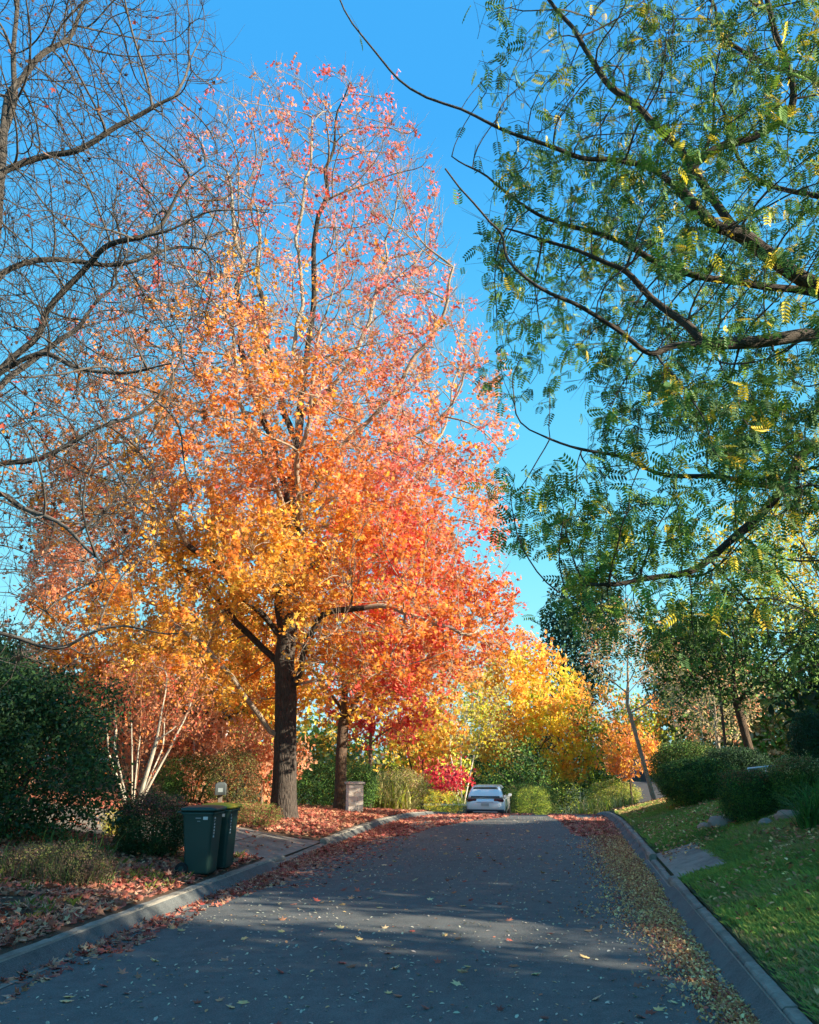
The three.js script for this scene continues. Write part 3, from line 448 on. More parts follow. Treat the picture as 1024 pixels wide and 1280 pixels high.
// far and right side
tree('dark_gum_tree', 'tall dark blue green tree rising far behind the golden yellow tree', 15, -74, 9, [[0, 15, 0, 3.2, 6.5, 3, 520], [-2, 9, 0, 2.6, 2.6, 2.4, 160], [2.5, 18, 0, 2.6, 4, 2.4, 220]], { seed: 51, R: .4, bark: BARK.grey, geo: spray, mat: hedgeLeaf, colors: [C.pine, C.deep, [.04, .08, .05]], per: 2.6, size: 1.05, step: .7, di: 4, dk: 1 });
tree('dark_gum_tree', 'dark olive tree standing far behind the leaning grey trunk', 24, -70, 7, [[0, 11, 0, 4, 5, 3.4, 520], [3, 8, 0, 3, 3, 3, 200]], { seed: 52, R: .4, bark: BARK.grey, geo: spray, mat: hedgeLeaf, colors: [C.pine, C.olive, C.deep], per: 2.6, size: 1.05, step: .7, di: 4, dk: 1 });
tree('ash_tree', 'sparse tan leaved tree with a leaning pale grey trunk at the lawn edge', 9.2, -32, 3.6, [[-.5, 5.7, 0, 2.3, 1.9, 1.8, 300], [.7, 4.2, .2, 1.4, 1.2, 1.2, 120]], { seed: 53, lean: [-.75, 0], R: .17, bark: BARK.pale, barkThin: BARK.pale, geo: spray, colors: [C.straw, C.tan, C.straw, C.salmon, C.olive], per: .75, size: .3, twigs: 2, twigLen: .5 });
tree('maple_tree', 'small orange tree behind the leaning grey trunk', 12, -46, 1.6, [[0, 3, 0, 1.8, 1.5, 1.5, 200]], { seed: 54, R: .12, geo: starSpray, colors: [C.amber, C.orange, C.rust, C.gold], per: 1.6, size: .42 });
tree('maple_tree', 'orange green tree between the golden yellow tree and the leaning trunk', 12.6, -50, 2.4, [[-.8, 5.4, 0, 2.2, 2, 1.8, 260], [1.4, 4.8, 0, 1.8, 1.8, 1.6, 160]], { seed: 55, R: .15, geo: starSpray, colors: [C.amber, C.olive, C.lime, C.orange, C.green], per: 1.4, size: .46 });
tree('ash_tree', 'pale straw coloured tree behind the clipped dark hedges', 15.5, -42, 3, [[0, 5, 0, 2.8, 2.8, 2.2, 380], [-2, 6.6, 0, 1.8, 1.8, 1.6, 130]], { seed: 56, R: .15, bark: BARK.pale, geo: spray, colors: [C.straw, C.tan, C.olive, C.salmon], per: 1.1, size: .4 });
tree('green_tree', 'low dark green tree in shadow under the golden yellow crown', 7.2, -50, 1.3, [[-.6, 2.7, 0, 2, 1.4, 1.6, 260]], { seed: 57, R: .14, geo: spray, mat: hedgeLeaf, colors: [C.deep, C.green, C.deep], per: 1.8, size: .5 });
tree('green_tree', 'green leafy tree beside the white walled house', 12.4, -58, 2, [[0, 4, 0, 2.6, 2.2, 2, 300]], { seed: 58, R: .2, geo: spray, mat: hedgeLeaf, colors: [C.green, C.deep, C.lime], per: 1.7, size: .56 });
tree('evergreen_tree', 'dark glossy evergreen tree standing behind the white frame', 9.05, -22, 2.2, [[-.6, 3.2, 0, 2, 1.4, 1.7, 560], [1.1, 3.6, .3, 1.7, 1.3, 1.5, 340]], { seed: 59, R: .15, bark: BARK.brown, lean: [-.35, 0], geo: spray, mat: hedgeLeaf, per: 1.7, size: .32, step: .28, dk: .4, spread: .22, color: (p, r) => vary(p.y > 4.9 && r() < .5 ? pick([C.yellow, C.lime, C.olive], r) : pick([C.deep, C.deep, C.green], r), r) });  // yellow and lime on the top leaves paint the backlight into their colour
tree('elm_tree', 'yellow green leafy tree rising behind the dark glossy evergreen', 13.4, -24.5, 4, [[0, 6.6, 0, 2.8, 2.5, 2.4, 520], [-2.4, 6.2, .6, 2, 2, 1.6, 300]], { seed: 60, R: .22, geo: spray, colors: [C.yellow, C.lime, C.yellow, C.lime, C.gold], per: 1.7, size: .36 });
tree('old_stump_tree', 'broad reddish brown trunk with dark foliage behind the clipped hedge', 13.6, -36, 5.5, [[0, 7, 0, 2.6, 1.8, 2.2, 260]], { seed: 61, R: .75, bark: BARK.red, geo: spray, mat: hedgeLeaf, colors: [C.deep, C.pine], per: 1.5, size: .5 });
for (const [x, z, s, lx, h] of [[11.9, -33.5, 62, -.15, 2.6], [12.25, -33.6, 63, .12, 3]]) tree('birch_tree', lx < 0 ? 'slim white trunked sapling leaning towards the road behind the clipped hedge' : 'taller slim white trunked sapling leaning away from the road behind the hedge', x, z, h, [[0, h + .6, 0, .7, .7, .6, 50]], { seed: s, R: .06, bark: BARK.white, lean: [lx, 0], geo: spray, colors: [C.straw, C.tan], per: .8, size: .24, group: 'white saplings behind the hedge' });
// distant belt of trees behind everything
for (const [x, z, h, s, cols, label] of [[-30, -62, 9, 71, [C.deep, C.pine], 'far dark green tree beyond the left gardens'], [-22, -52, 7, 72, [C.olive, C.green, C.gold], 'far olive green tree behind the rust tree'], [-14, -58, 8, 73, [C.amber, C.rust, C.olive], 'far rust coloured tree behind the golden tree'], [-6, -62, 7, 74, [C.olive, C.gold, C.green], 'far olive gold tree behind the small red tree'], [1, -68, 8, 75, [C.gold, C.olive, C.lime], 'far gold tree seen beyond the crimson shrub'], [7, -82, 8, 76, [C.green, C.olive, C.deep], 'far green tree closing the end of the road'], [22, -84, 9, 77, [C.olive, C.green, C.tan], 'far olive tree behind the white walled house'], [31, -66, 9, 78, [C.olive, C.tan, C.deep], 'far tan and olive tree beyond the right gardens'], [27, -48, 8, 79, [C.green, C.olive, C.lime], 'far green tree behind the pale straw coloured tree'], [22, -34, 7, 80, [C.deep, C.green, C.olive], 'dark green tree behind the broad reddish brown trunk'], [-18, -36, 6, 81, [C.deep, C.green], 'dark green tree behind the evergreen bush on the left'], [17.5, -27.5, 6.5, 82, [C.deep, C.green, C.olive], 'dark green tree behind the yellow green tree on the slope'], [20, -52, 9, 83, [C.olive, C.tan, C.green], 'far tan and green tree behind the low slate roofed house'], [16.5, -30, 5.5, 84, [C.deep, C.pine], 'dark bushy tree behind the dark glossy evergreen'], [-10, -46, 7, 85, [C.olive, C.amber, C.green], 'far olive and amber tree behind the house with blue grey roof'], [12, -88, 10, 86, [C.deep, C.olive], 'far dark green tree behind the golden yellow tree'], [35, -56, 10, 87, [C.olive, C.green], 'far olive green tree highest on the right slope']])
  tree('far_tree', label, x, z, h * .35, [[0, h * .56, 0, h * .5, h * .48, h * .42, 520]], { seed: s, R: .3, geo: spray, mat: hedgeLeaf, colors: cols, per: 3, size: 1.15, step: .6, di: 4, dk: .9, spread: .4, twigs: 0, group: 'distant trees' });
// ---------------------------------------------------------------- shrubs and hedges
function bush(name, label, x, z, o) {
  const y0 = o.y0 ?? groundY(x, z), t = thing(name, label, o.category || 'shrub', [x, y0 - .02, z], o.turn || 0, o.group), r = rng(o.seed), c = new Copies(), p = o.pow ?? 2.2, [rx, ry, rz] = o.r, cy = o.cy ?? ry * .95;
  for (let i = 0; i < o.n; i++) {
    const a = r() * 6.28, q = r() * 2 - 1, s = Math.sqrt(1 - q * q), d = [s * Math.cos(a), q, s * Math.sin(a)], k = Math.pow(Math.abs(d[0]) ** p + Math.abs(d[1]) ** p + Math.abs(d[2]) ** p, -1 / p), lump = 1 + (o.lump ?? .12) * (fbm(d[0] * 2.2 + x, d[1] * 2.2, d[2] * 2.2 + z) - .5) * 2, f = k * lump * (1 - .4 * Math.pow(r(), 2.2)) * (r() < (o.shoots ?? .05) ? 1 + .28 * r() : 1);
    const y = cy + d[1] * f * ry; if (y < .02) continue;
    const X = d[0] * f * rx, Z = d[2] * f * rz;
    c.add(X, y, Z, (o.size ?? .14) * (.7 + .6 * r()), (r() - .5) * 2, r() * 6.28, (r() - .5) * 2, o.color ? o.color(X, y, Z, r) : vary(pick(o.colors, r), r));
  }
  const w = new Wood(); for (let k = 0; k < 7; k++) { const a = k * .9 + r(), b = .1 + .2 * r(); w.tube([V(b * rx * Math.cos(a), -.1, b * rz * Math.sin(a)), V(.35 * rx * Math.cos(a), cy * .7, .35 * rz * Math.sin(a)), V(.7 * rx * Math.cos(a), cy + ry * .4, .7 * rz * Math.sin(a))], [.02, .014, .006], 5); }
  w.build('stems', BARK.dark, t).userData.kind = 'stuff';
  c.build('foliage', o.geo || spraySmall, o.mat || hedgeLeaf, t); return t;
}
function tuft(name, label, x, z, o) {   // strappy plant
  const y0 = groundY(x, z), t = thing(name, label, o.category || 'plant', [x, y0 - .02, z], 0, o.group), r = rng(o.seed), c = new Copies();
  for (let i = 0; i < o.n; i++) { const a = r() * 6.28, d = Math.sqrt(r()), X = d * o.rx * Math.cos(a), Z = d * o.rz * Math.sin(a), s = o.h * (.5 + .8 * r()); c.add(X, groundY(x + X, z + Z) - y0, Z, s, (r() - .5) * .7, r() * 6.28, (r() - .5) * .9 - .1, vary(pick(o.colors, r), r)); }
  c.build('blades', strap, greenLeaf, t); return t;
}
bush('evergreen_bush', 'large dark evergreen bush at the left garden edge', -6.35, -12.9, { r: [1.6, 1.4, 1.3], cy: 1.2, n: 3400, size: .25, pow: 2.2, lump: .8, shoots: .1, colors: [C.deep, C.deep, [.05, .11, .025], C.pine], seed: 101 });
bush('evergreen_bush', 'tall dark evergreen bush behind the largest dark bush', -8.2, -14.6, { r: [1.5, 1.6, 1.2], cy: 1.4, n: 2400, size: .26, lump: .4, colors: [C.deep, [.05, .1, .03], C.pine], seed: 102 });
bush('round_bush', 'clipped round dark bush with purplish tips beside the bins', -3.95, -13.2, { r: [.52, .44, .5], cy: .4, n: 2600, size: .1, pow: 2.6, color: (X, y, Z, r) => vary(y > .55 && r() < .45 ? [.2, .09, .08] : pick([C.deep, [.04, .075, .025]], r), r), seed: 103 });
bush('small_shrub', 'small yellow green shrub at the foot of the cream stemmed shrub', -4.95, -14.4, { r: [.2, .2, .2], cy: .2, n: 160, size: .07, colors: [C.lime, C.yellow], seed: 104 });
tuft('lily_clump', 'low clump of strappy green leaves and dry stalks before the dark bush', -4.45, -10.75, { rx: .85, rz: .42, h: .36, n: 800, colors: [[.07, .13, .03], [.08, .1, .035], [.15, .1, .06]], seed: 105 });
bush('dry_shrub', 'low brownish shrub among the strappy green leaves', -4.35, -10.65, { r: [.72, .26, .34], cy: .16, n: 900, size: .07, colors: [[.12, .075, .06], C.olive, [.16, .1, .07]], seed: 106 });
tuft('lily_clump', 'upright green grassy leaves between the brownish shrub and the round bush', -4.55, -11.7, { rx: .55, rz: .3, h: .5, n: 130, colors: [[.08, .17, .035], [.06, .13, .03]], seed: 107 });
bush('dark_shrub', 'dark olive shrub beside the dark trunk of the tallest tree', -4.05, -19.6, { r: [.55, .75, .5], cy: .7, n: 900, size: .12, lump: .25, colors: [C.olive, [.06, .07, .03], C.brown], seed: 108 });
bush('dark_shrub', 'black green shrub under the copper leaves behind the bins', -5.3, -20.6, { r: [.9, .6, .6], cy: .5, n: 1000, size: .12, colors: [C.deep, C.green], seed: 109 });
bush('low_shrub', 'low reddish green shrub at the driveway edge beside the letterbox', -3.2, -17.9, { r: [.5, .24, .3], cy: .2, n: 700, size: .08, colors: [C.green, C.brown, C.olive, [.25, .08, .05]], seed: 110 });
bush('clipped_hedge', 'long square clipped green hedge behind the two autumn trunks', -4.6, -28.2, { category: 'hedge', r: [3.4, .66, .5], cy: .62, pow: 8, lump: .04, n: 6000, size: .16, colors: [C.deep, C.green, C.deep], seed: 111 });
bush('olive_shrub', 'olive green shrub at the road edge below the small orange tree', 11.2, -47, { r: [1.5, .9, .8], cy: .8, n: 2000, size: .2, lump: .3, colors: [C.olive, C.green, C.lime, C.straw], seed: 128 });
bush('clipped_hedge', 'rounded clipped dark hedge beside the leaning grey trunk', 7.05, -20.6, { category: 'hedge', r: [.85, .5, .75], cy: .42, pow: 3, n: 4200, size: .14, colors: [C.deep, C.deep, C.green], seed: 112 });
bush('clipped_hedge', 'clipped dark hedge at the foot of the dark glossy evergreen', 8.3, -21.4, { category: 'hedge', r: [.75, .46, .7], cy: .42, pow: 3, n: 2800, size: .14, colors: [C.deep, C.pine], seed: 113 });
bush('clipped_hedge', 'clipped dark cube hedge beside the grey boulder', 6.05, -15.2, { category: 'hedge', r: [.4, .42, .4], cy: .36, pow: 5, lump: .06, n: 3000, size: .1, color: (X, y, Z, r) => vary(y > .62 && r() < .3 ? C.brown : pick([C.deep, C.deep, C.green], r), r), seed: 114 });
bush('clipped_hedge', 'clipped dark hedge with brown top beside the bright green fern', 6.75, -14.7, { category: 'hedge', r: [.42, .44, .45], cy: .36, pow: 4, lump: .08, n: 3000, size: .1, color: (X, y, Z, r) => vary(y > .6 && r() < .55 ? pick([C.brown, C.straw, C.olive], r) : pick([C.deep, C.green], r), r), seed: 115 });
tuft('fern', 'bright green ferny shrub at the lawn edge beside the clipped hedge', 6.05, -12.6, { category: 'fern', rx: .32, rz: .3, h: .62, n: 520, colors: [[.06, .2, .03], [.09, .26, .04], [.05, .14, .03]], seed: 116 });
bush('conifer_shrub', 'narrow dark conifer beyond the clipped hedges', 8.25, -17.2, { r: [.34, .75, .34], cy: .75, pow: 1.5, n: 2000, size: .13, colors: [C.pine, C.deep], seed: 117 });
bush('end_hedge', 'broad dark green hedge closing the low end of the road', 10.5, -62, { category: 'hedge', r: [5.5, 2, 1.2], cy: 1.7, pow: 3, n: 4200, size: .4, lump: .25, colors: [C.green, C.olive, C.lime, C.deep], seed: 129 });
bush('low_shrub', 'yellow green low shrub beside the white frame', 7.5, -18, { r: [.5, .2, .3], cy: .2, n: 380, size: .09, colors: [C.lime, C.olive, C.green], seed: 118 });
bush('low_shrub', 'green shrub beside the clipped rounded hedge on the slope', 8.9, -27, { r: [1.1, .8, .8], cy: .7, n: 2600, size: .18, colors: [C.green, C.deep, C.olive], seed: 119 });
tuft('grass_clump', 'pale yellow green strappy grass at the road edge before the dark green tree', 8.4, -36.5, { rx: 1.4, rz: .5, h: .8, n: 520, colors: [C.straw, C.lime, C.olive], seed: 120 });
bush('dark_shrub', 'dark green shrub under the golden yellow tree at the road end', 6.6, -47, { r: [1.6, 1, .9], cy: .9, n: 1500, size: .2, colors: [C.deep, C.green, C.olive], seed: 121 });
bush('olive_shrub', 'olive green shrub right beside the white car', 6.3, -43.5, { r: [.8, .8, .7], cy: .75, n: 900, size: .16, colors: [C.olive, C.green, C.lime], seed: 122 });
bush('strappy_shrub', 'yellow green strappy shrub between the red tree and the dark forked trunk', -.3, -32, { r: [1, .75, .7], cy: .7, n: 900, size: .17, lump: .3, colors: [C.straw, C.lime, C.olive, C.tan], seed: 123 });
tuft('flax_clump', 'pale upright strappy leaves beside the slim pale trunk', -.75, -30.6, { rx: .8, rz: .4, h: 1.35, n: 240, colors: [C.straw, C.olive, C.lime], seed: 124 });
bush('low_shrub', 'sunlit yellow green low shrub before the crimson shrub', 1.25, -39, { r: [1.3, .5, .5], cy: .45, n: 800, size: .14, colors: [C.lime, C.yellow, C.green], seed: 125 });
bush('low_shrub', 'dark green low shrub along the garden beyond the orange tree', -1.2, -41, { r: [2.4, .9, .7], cy: .8, n: 1500, size: .2, colors: [C.deep, C.green, C.olive], seed: 126 });
bush('dark_shrub', 'dense dark shrub behind the far end of the driveway', -10.5, -17.5, { r: [1.8, 1.3, 1.2], cy: 1.1, n: 1700, size: .2, colors: [C.deep, C.olive, C.green], seed: 127 });

// ---------------------------------------------------------------- built things
function loft(levels, seg = 5, capBottom = true) {   // stacked rounded rectangles [y, hx, hz, corner, cx, cz]
  const pos = [], idx = [], m = 4 * (seg + 1);
  for (const [y, hx, hz, c, cx = 0, cz = 0] of levels) for (let q = 0; q < 4; q++) for (let s = 0; s <= seg; s++) { const a = q * Math.PI / 2 + s / seg * Math.PI / 2, sx = q === 0 || q === 3 ? 1 : -1, sz = q < 2 ? 1 : -1; pos.push(cx + sx * (hx - c) + c * Math.cos(a), y, cz + sz * (hz - c) + c * Math.sin(a)); }
  for (let j = 0; j + 1 < levels.length; j++) for (let i = 0; i < m; i++) { const a = j * m + i, b = j * m + (i + 1) % m; idx.push(a, a + m, b, b, a + m, b + m); }
  for (const [e, top] of [[0, false], [levels.length - 1, true]]) { const l = levels[e], o = pos.length / 3; pos.push(l[4] || 0, l[0], l[5] || 0); for (let i = 0; i < m; i++) { const a = e * m + i, b = e * m + (i + 1) % m; top ? idx.push(o, b, a) : idx.push(o, a, b); } }
  return geoOf(pos, idx);
}
const binGreen = std(.012, .05, .042, .5), lidGreen = std(.014, .055, .045, .45), lidYellow = std(.55, .42, .03, .55), rubber = std(.012, .012, .013, .8), print = std(.62, .66, .66, .6), printGrey = std(.25, .3, .3, .6);
function wheelieBin(x, z, lid, label) {
  const t = thing('wheelie_bin', label, 'bin', [x, groundY(x, z) - .01, z], -.16, 'wheelie bins on the verge');
  t.scale.setScalar(.89);
  mesh('body', loft([[.02, .17, .17, .05, .02], [.06, .2, .19, .05, .02], [.5, .225, .207, .05, .01], [.88, .25, .226, .05], [.9, .275, .24, .05], [.945, .278, .243, .05]]), binGreen, t);
  mesh('lid', loft([[.947, .29, .255, .06, .01], [.96, .3, .262, .06, .012], [.99, .295, .258, .06, .012], [1.012, .25, .215, .08, .01], [1.022, .14, .12, .08, .01]]), lid, t);
  mesh('handle', merge([new THREE.CylinderGeometry(.014, .014, .44, 10).rotateX(Math.PI / 2).translate(-.325, .93, 0), box(.06, .03, .03, -.3, .93, .2), box(.06, .03, .03, -.3, .93, -.2)]), binGreen, t);
  for (const s of [-1, 1]) { const w = mesh('wheel', new THREE.CylinderGeometry(.1, .1, .05, 22).rotateX(Math.PI / 2).translate(-.2, .1, s * .215), rubber, t); mesh('hub', new THREE.CylinderGeometry(.05, .05, .056, 16).rotateX(Math.PI / 2).translate(-.2, .1, s * .216), binGreen, w); }
  mesh('axle', new THREE.CylinderGeometry(.012, .012, .42, 8).rotateX(Math.PI / 2).translate(-.2, .1, 0), rubber, t);
  // printed marks: a small white number sticker and grey line on the side, an upright line of letters on the front
  const side = (y, zz = 0) => lerp(.19, .226, (y - .06) / .82) + .003;
  mesh('number_sticker', box(.075, .045, .003, .14, .845, side(.845) + .0005, 0), print, t);
  mesh('printed_line', merge([box(.09, .014, .003, .02, .845, side(.845) + .0005, 0), box(.05, .01, .003, .03, .8, side(.8) + .0005, 0)]), printGrey, t);
  const L = [], r = rng(Math.round(x * 100)); for (let k = 0; k < 7; k++) { const y = .84 - k * .045, fx = lerp(.22, .25, (y - .06) / .82) + .003; for (let q = 0; q < 3; q++) if (r() < .8) L.push(box(.003, .03 - .012 * (q === 1), .008, fx, y, -.02 + q * .016 + .11, 0)); L.push(box(.003, .007, .03, fx, y + .011, .106, 0)); }
  mesh('printed_lettering', merge(L), print, t);
  return t;
}
wheelieBin(-2.93, -12.15, lidGreen, 'dark green wheelie bin with a green lid standing by the kerb');
wheelieBin(-2.82, -12.72, lidYellow, 'dark green wheelie bin with a yellow lid beside the green lidded one');

{ // white car parked on the left, its back to us
  const x = 3.95, z = -42.3, t = thing('parked_car', 'white hatchback style four wheel drive parked at the left kerb beyond the crest', 'car', [x, baseY(42.3) + .02, z], -.179);
  const white = new THREE.MeshPhysicalMaterial({ color: 0xffffff, roughness: .35, clearcoat: 1, clearcoatRoughness: .08 }); white.color.setRGB(.88, .89, .9);
  const glass = new THREE.MeshPhysicalMaterial({ roughness: .06, specularIntensity: 1 }); glass.color.setRGB(.015, .018, .02);
  const black = std(.02, .02, .022, .6), lamp = std(.12, .012, .014, .25), chrome = std(.6, .6, .62, .3, { metalness: 1 });
  mesh('body', loft([[.3, .8, 2.05, .3], [.4, .88, 2.18, .34], [.55, .92, 2.26, .36], [.75, .93, 2.27, .36], [.95, .92, 2.22, .36], [1.02, .89, 2.14, .36], [1.05, .84, 2.02, .36]]), white, t);
  const cabin = mesh('cabin', loft([[1.0, .86, 1.6, .2, 0, .52], [1.2, .82, 1.45, .2, 0, .58], [1.42, .73, 1.22, .2, 0, .64], [1.55, .67, 1.02, .22, 0, .62], [1.6, .6, .88, .24, 0, .6], [1.62, .4, .6, .24, 0, .6]]), white, t);
  const quad = (a, b, c, d) => { const A = [a, b, c, d].map(p => V(...p)), n = A[1].clone().sub(A[0]).cross(A[3].clone().sub(A[0])).normalize(), pos = []; for (const k of [.012, -.03]) for (const p of A) pos.push(p.x + n.x * k, p.y + n.y * k, p.z + n.z * k); const idx = [0, 1, 2, 0, 2, 3, 4, 6, 5, 4, 7, 6]; for (let i = 0; i < 4; i++) { const j = (i + 1) % 4; idx.push(i, i + 4, j, j, i + 4, j + 4); } return geoOf(pos, idx).toNonIndexed(); };
  const gl = (n, ...p) => { const g = quad(...p); g.computeVertexNormals(); return mesh(n, g, glass, cabin); };
  gl('rear_window', [-.68, 1.1, 2.085], [.68, 1.1, 2.085], [.58, 1.5, 1.735], [-.58, 1.5, 1.735]);
  gl('windscreen', [.7, 1.08, -1.03], [-.7, 1.08, -1.03], [-.58, 1.5, -.49], [.58, 1.5, -.49]);
  for (const s of [-1, 1]) { const p = [[s * .862, 1.07, 1.6], [s * .862, 1.07, -.7], [s * .725, 1.46, -.25], [s * .725, 1.46, 1.3]]; gl('side_window', ...(s > 0 ? p : p.reverse())); }
  mesh('spoiler', box(1.2, .04, .2, 0, 1.575, 1.72, .015), white, cabin);
  mesh('rear_bumper', loft([[.26, .8, .2, .1, 0, 1.98], [.32, .88, .26, .14, 0, 2.0], [.5, .9, .28, .16, 0, 2.01], [.58, .86, .26, .16, 0, 2.01]]), black, t);
  mesh('bumper_strip', box(1.15, .045, .02, 0, .47, 2.295, .008), chrome, t);
  for (const s of [-1, 1]) { mesh('tail_light', box(.46, .13, .2, s * .64, .98, 2.12, .04), lamp, t); const w = new THREE.Group(); mesh('reflector', box(.18, .04, .02, s * .6, .42, 2.29, .008), lamp, t); mesh('mirror', box(.16, .12, .1, s * 1.0, 1.1, -.62, .03), white, t); }
  mesh('tailgate_line', box(.8, .02, .02, 0, .9, 2.262, .005), chrome, t);
  mesh('number_plate', box(.37, .12, .02, 0, .8, 2.28, .005), std(.55, .56, .55, .5), t);
  for (const sx of [-1, 1]) for (const sz of [-1.35, 1.4]) { const w = mesh('wheel', new THREE.CylinderGeometry(.34, .34, .22, 28).rotateZ(Math.PI / 2).translate(sx * .83, .34, sz), rubber, t); mesh('rim', new THREE.CylinderGeometry(.22, .22, .23, 20).rotateZ(Math.PI / 2).translate(sx * .832, .34, sz), chrome, w); }
}
{ // cream pillar with a cap and letter slot
  const x = -1.62, z = -25.1, y = groundY(x, z), t = thing('gate_pillar', 'cream rendered brick pillar with a flat cap beside the brown trunk', 'pillar', [x, y - .05, z], .25), cream = std(.88, .82, .72, .9), joint = std(.6, .55, .48, .95);
  t.scale.set(.86, .95, .86); mesh('core', box(.5, .82, .46, 0, .43, 0, .01), joint, t);
  for (let k = 0; k < 7; k++) for (let s = 0; s < 2; s++) { const o = k % 2 ? .06 : -.06, w0 = s ? .26 - o : .26 + o, cx = s ? (.26 - w0 / 2) : (-.26 + w0 / 2); mesh('brick', box(w0 - .01, .108, .5, cx, .08 + k * .118, 0, .006), cream, t); }
  mesh('cap', box(.62, .07, .58, 0, .895, 0, .012), std(.55, .52, .48, .9), t); mesh('letter_slot', box(.02, .1, .22, .262, .62, 0, .004), std(.08, .08, .09, .5), t);
}
{ // letterbox by the driveway
  const x = -4.05, z = -18.2, t = thing('letterbox', 'small grey letterbox on a post behind the bins', 'letterbox', [x, groundY(x, z) - .03, z], .2), m = std(.07, .09, .095, .6);
  mesh('post', box(.09, .52, .09, 0, .26, 0, .01), std(.16, .13, .1, .9), t); mesh('box', loft([[.52, .12, .17, .02], [.73, .12, .17, .02], [.77, .07, .17, .02]], 3), m, t); mesh('slot', box(.004, .03, .16, .122, .68, 0, 0), rubber, t); mesh('number_plate', box(.1, .08, .004, 0, .62, .172, 0), printGrey, t);
}
{ // white framed panel behind the hedge
  const x = 8.15, z = -19.2, y = groundY(x, z), t = thing('white_frame', 'white metal frame with two mesh panels standing behind the clipped hedge', 'frame', [x, y, z], -.15), w = std(.7, .76, .78, .5);
  t.rotation.z = .1;
  const bar = (n, a, b, r = .02) => { const c = new THREE.LineCurve3(V(...a), V(...b)); return mesh(n, new THREE.TubeGeometry(c, 1, r, 8), w, t); };
  bar('post', [-.32, -.1, 0], [-.38, .46, 0]); bar('post', [.36, -.1, 0], [.34, .46, 0], .014); bar('mullion', [0, -.05, 0], [0, .46, 0], .012); bar('top_rail', [-.39, .46, 0], [.35, .46, 0]); bar('bottom_rail', [-.33, .05, 0], [.36, .05, 0], .012);
  const net = []; for (let k = 0; k < 14; k++) net.push(new THREE.CylinderGeometry(.002, .002, .42, 4).translate(-.32 + k * .05, .25, 0)); for (let k = 0; k < 8; k++) net.push(new THREE.CylinderGeometry(.002, .002, .7, 4).rotateZ(Math.PI / 2).translate(0, .07 + k * .05, 0));
  mesh('mesh_panel', merge(net), std(.4, .45, .46, .6), t).userData.kind = 'stuff';
}
{ // boulders along the bed
  const rk = [std(.24, .22, .19, .95), std(.3, .22, .17, .95)];
  [[5.7, -15.6, .24, 0, 'grey boulder beside the clipped cube hedge'], [5.45, -15.9, .15, 1, 'small brown stone before the grey boulder'], [6.25, -14.1, .2, 1, 'brown boulder at the foot of the brown topped hedge'], [5.95, -14.3, .13, 0, 'small grey stone beside the brown boulder'], [6.6, -13.9, .15, 1, 'brown stone between the boulder and the fern']].forEach(([x, z, s, m, label], k) => {
    const g = new THREE.IcosahedronGeometry(1, 3), p = g.attributes.position; for (let i = 0; i < p.count; i++) { const v = V().fromBufferAttribute(p, i), f = .75 + .55 * fbm(v.x * 1.6 + k * 9, v.y * 1.6, v.z * 1.6) + .12 * fbm(v.x * 6 + k, v.y * 6, v.z * 6); p.setXYZ(i, v.x * f * s * 1.05, v.y * f * s * .6, v.z * f * s * .8); } g.computeVertexNormals();
    const o = mesh('boulder', g, rk[m]); o.position.set(x, groundY(x, z) + s * .02, z); o.rotation.y = k * 1.3; tag(o, label, 'rock', 'boulders along the garden bed');
  });
}
// houses
function house(name, label, x, z, w, d, h, roofH, turn, wallM, roofM, y0) {
  const t = thing(name, label, 'house', [x, y0, z], turn), e = .45; mesh('wall', box(w, h + .6, d, 0, h / 2 - .3, 0, .02), wallM, t);
  const s = new THREE.Shape(); s.moveTo(-w / 2 - e, 0); s.lineTo(w / 2 + e, 0); s.lineTo(w / 2 + e, .14); s.lineTo(0, roofH); s.lineTo(-w / 2 - e, .14);
  mesh('roof', new THREE.ExtrudeGeometry(s, { depth: d + 2 * e, bevelEnabled: false }).translate(0, h, -d / 2 - e), roofM, t);
  for (const fz of [-1, 1]) for (let k = -1; k < 2; k++) { const wd = mesh('window', box(1.3, 1.2, .08, k * w * .3, h * .55, fz * (d / 2 + .03), .01), std(.7, .7, .68, .6), t); mesh('pane', box(1.14, 1.04, .02, k * w * .3, h * .55, fz * (d / 2 + .075), 0), new THREE.MeshPhysicalMaterial({ color: 0x0b1114, roughness: .08 }), wd); }
  for (const fx of [-1, 1]) for (let k = -1; k < 2; k++) { const wd = mesh('window', box(.08, 1.2, 1.3, fx * (w / 2 + .03), h * .55, k * d * .3, .01), std(.7, .7, .68, .6), t); mesh('pane', box(.02, 1.04, 1.14, fx * (w / 2 + .075), h * .55, k * d * .3, 0), new THREE.MeshPhysicalMaterial({ color: 0x0b1114, roughness: .08 }), wd); }
  return t;
}
const slate = std(.06, .065, .075, .8), tileRoof = std(.16, .15, .15, .85), whiteWall = std(.72, .72, .7, .9), brickWall = std(.3, .16, .11, .95);
house('far_house', 'white walled house with a dark roof far beyond the road end', 17.6, -66, 4, 5, 2.6, 1.7, .3, whiteWall, slate, -3.1);
house('low_house', 'low house with a dark slate roof behind the leaning grey trunk', 15.4, -49, 5, 4, 1.2, 1.15, 1.4, brickWall, slate, -2.2);
house('garden_house', 'house with blue grey roof behind the copper shrubs', -12.5, -36, 9, 7, 2.7, 1.9, .2, brickWall, std(.12, .14, .18, .8), .6);
house('unseen_house', 'unseen two storey brick house right of the lawn, added to shade the street', 18.6, 9.6, 10, 17, 5.2, 3.4, 0, brickWall, tileRoof, 1.9);  // out of view, added to keep the near road in shade
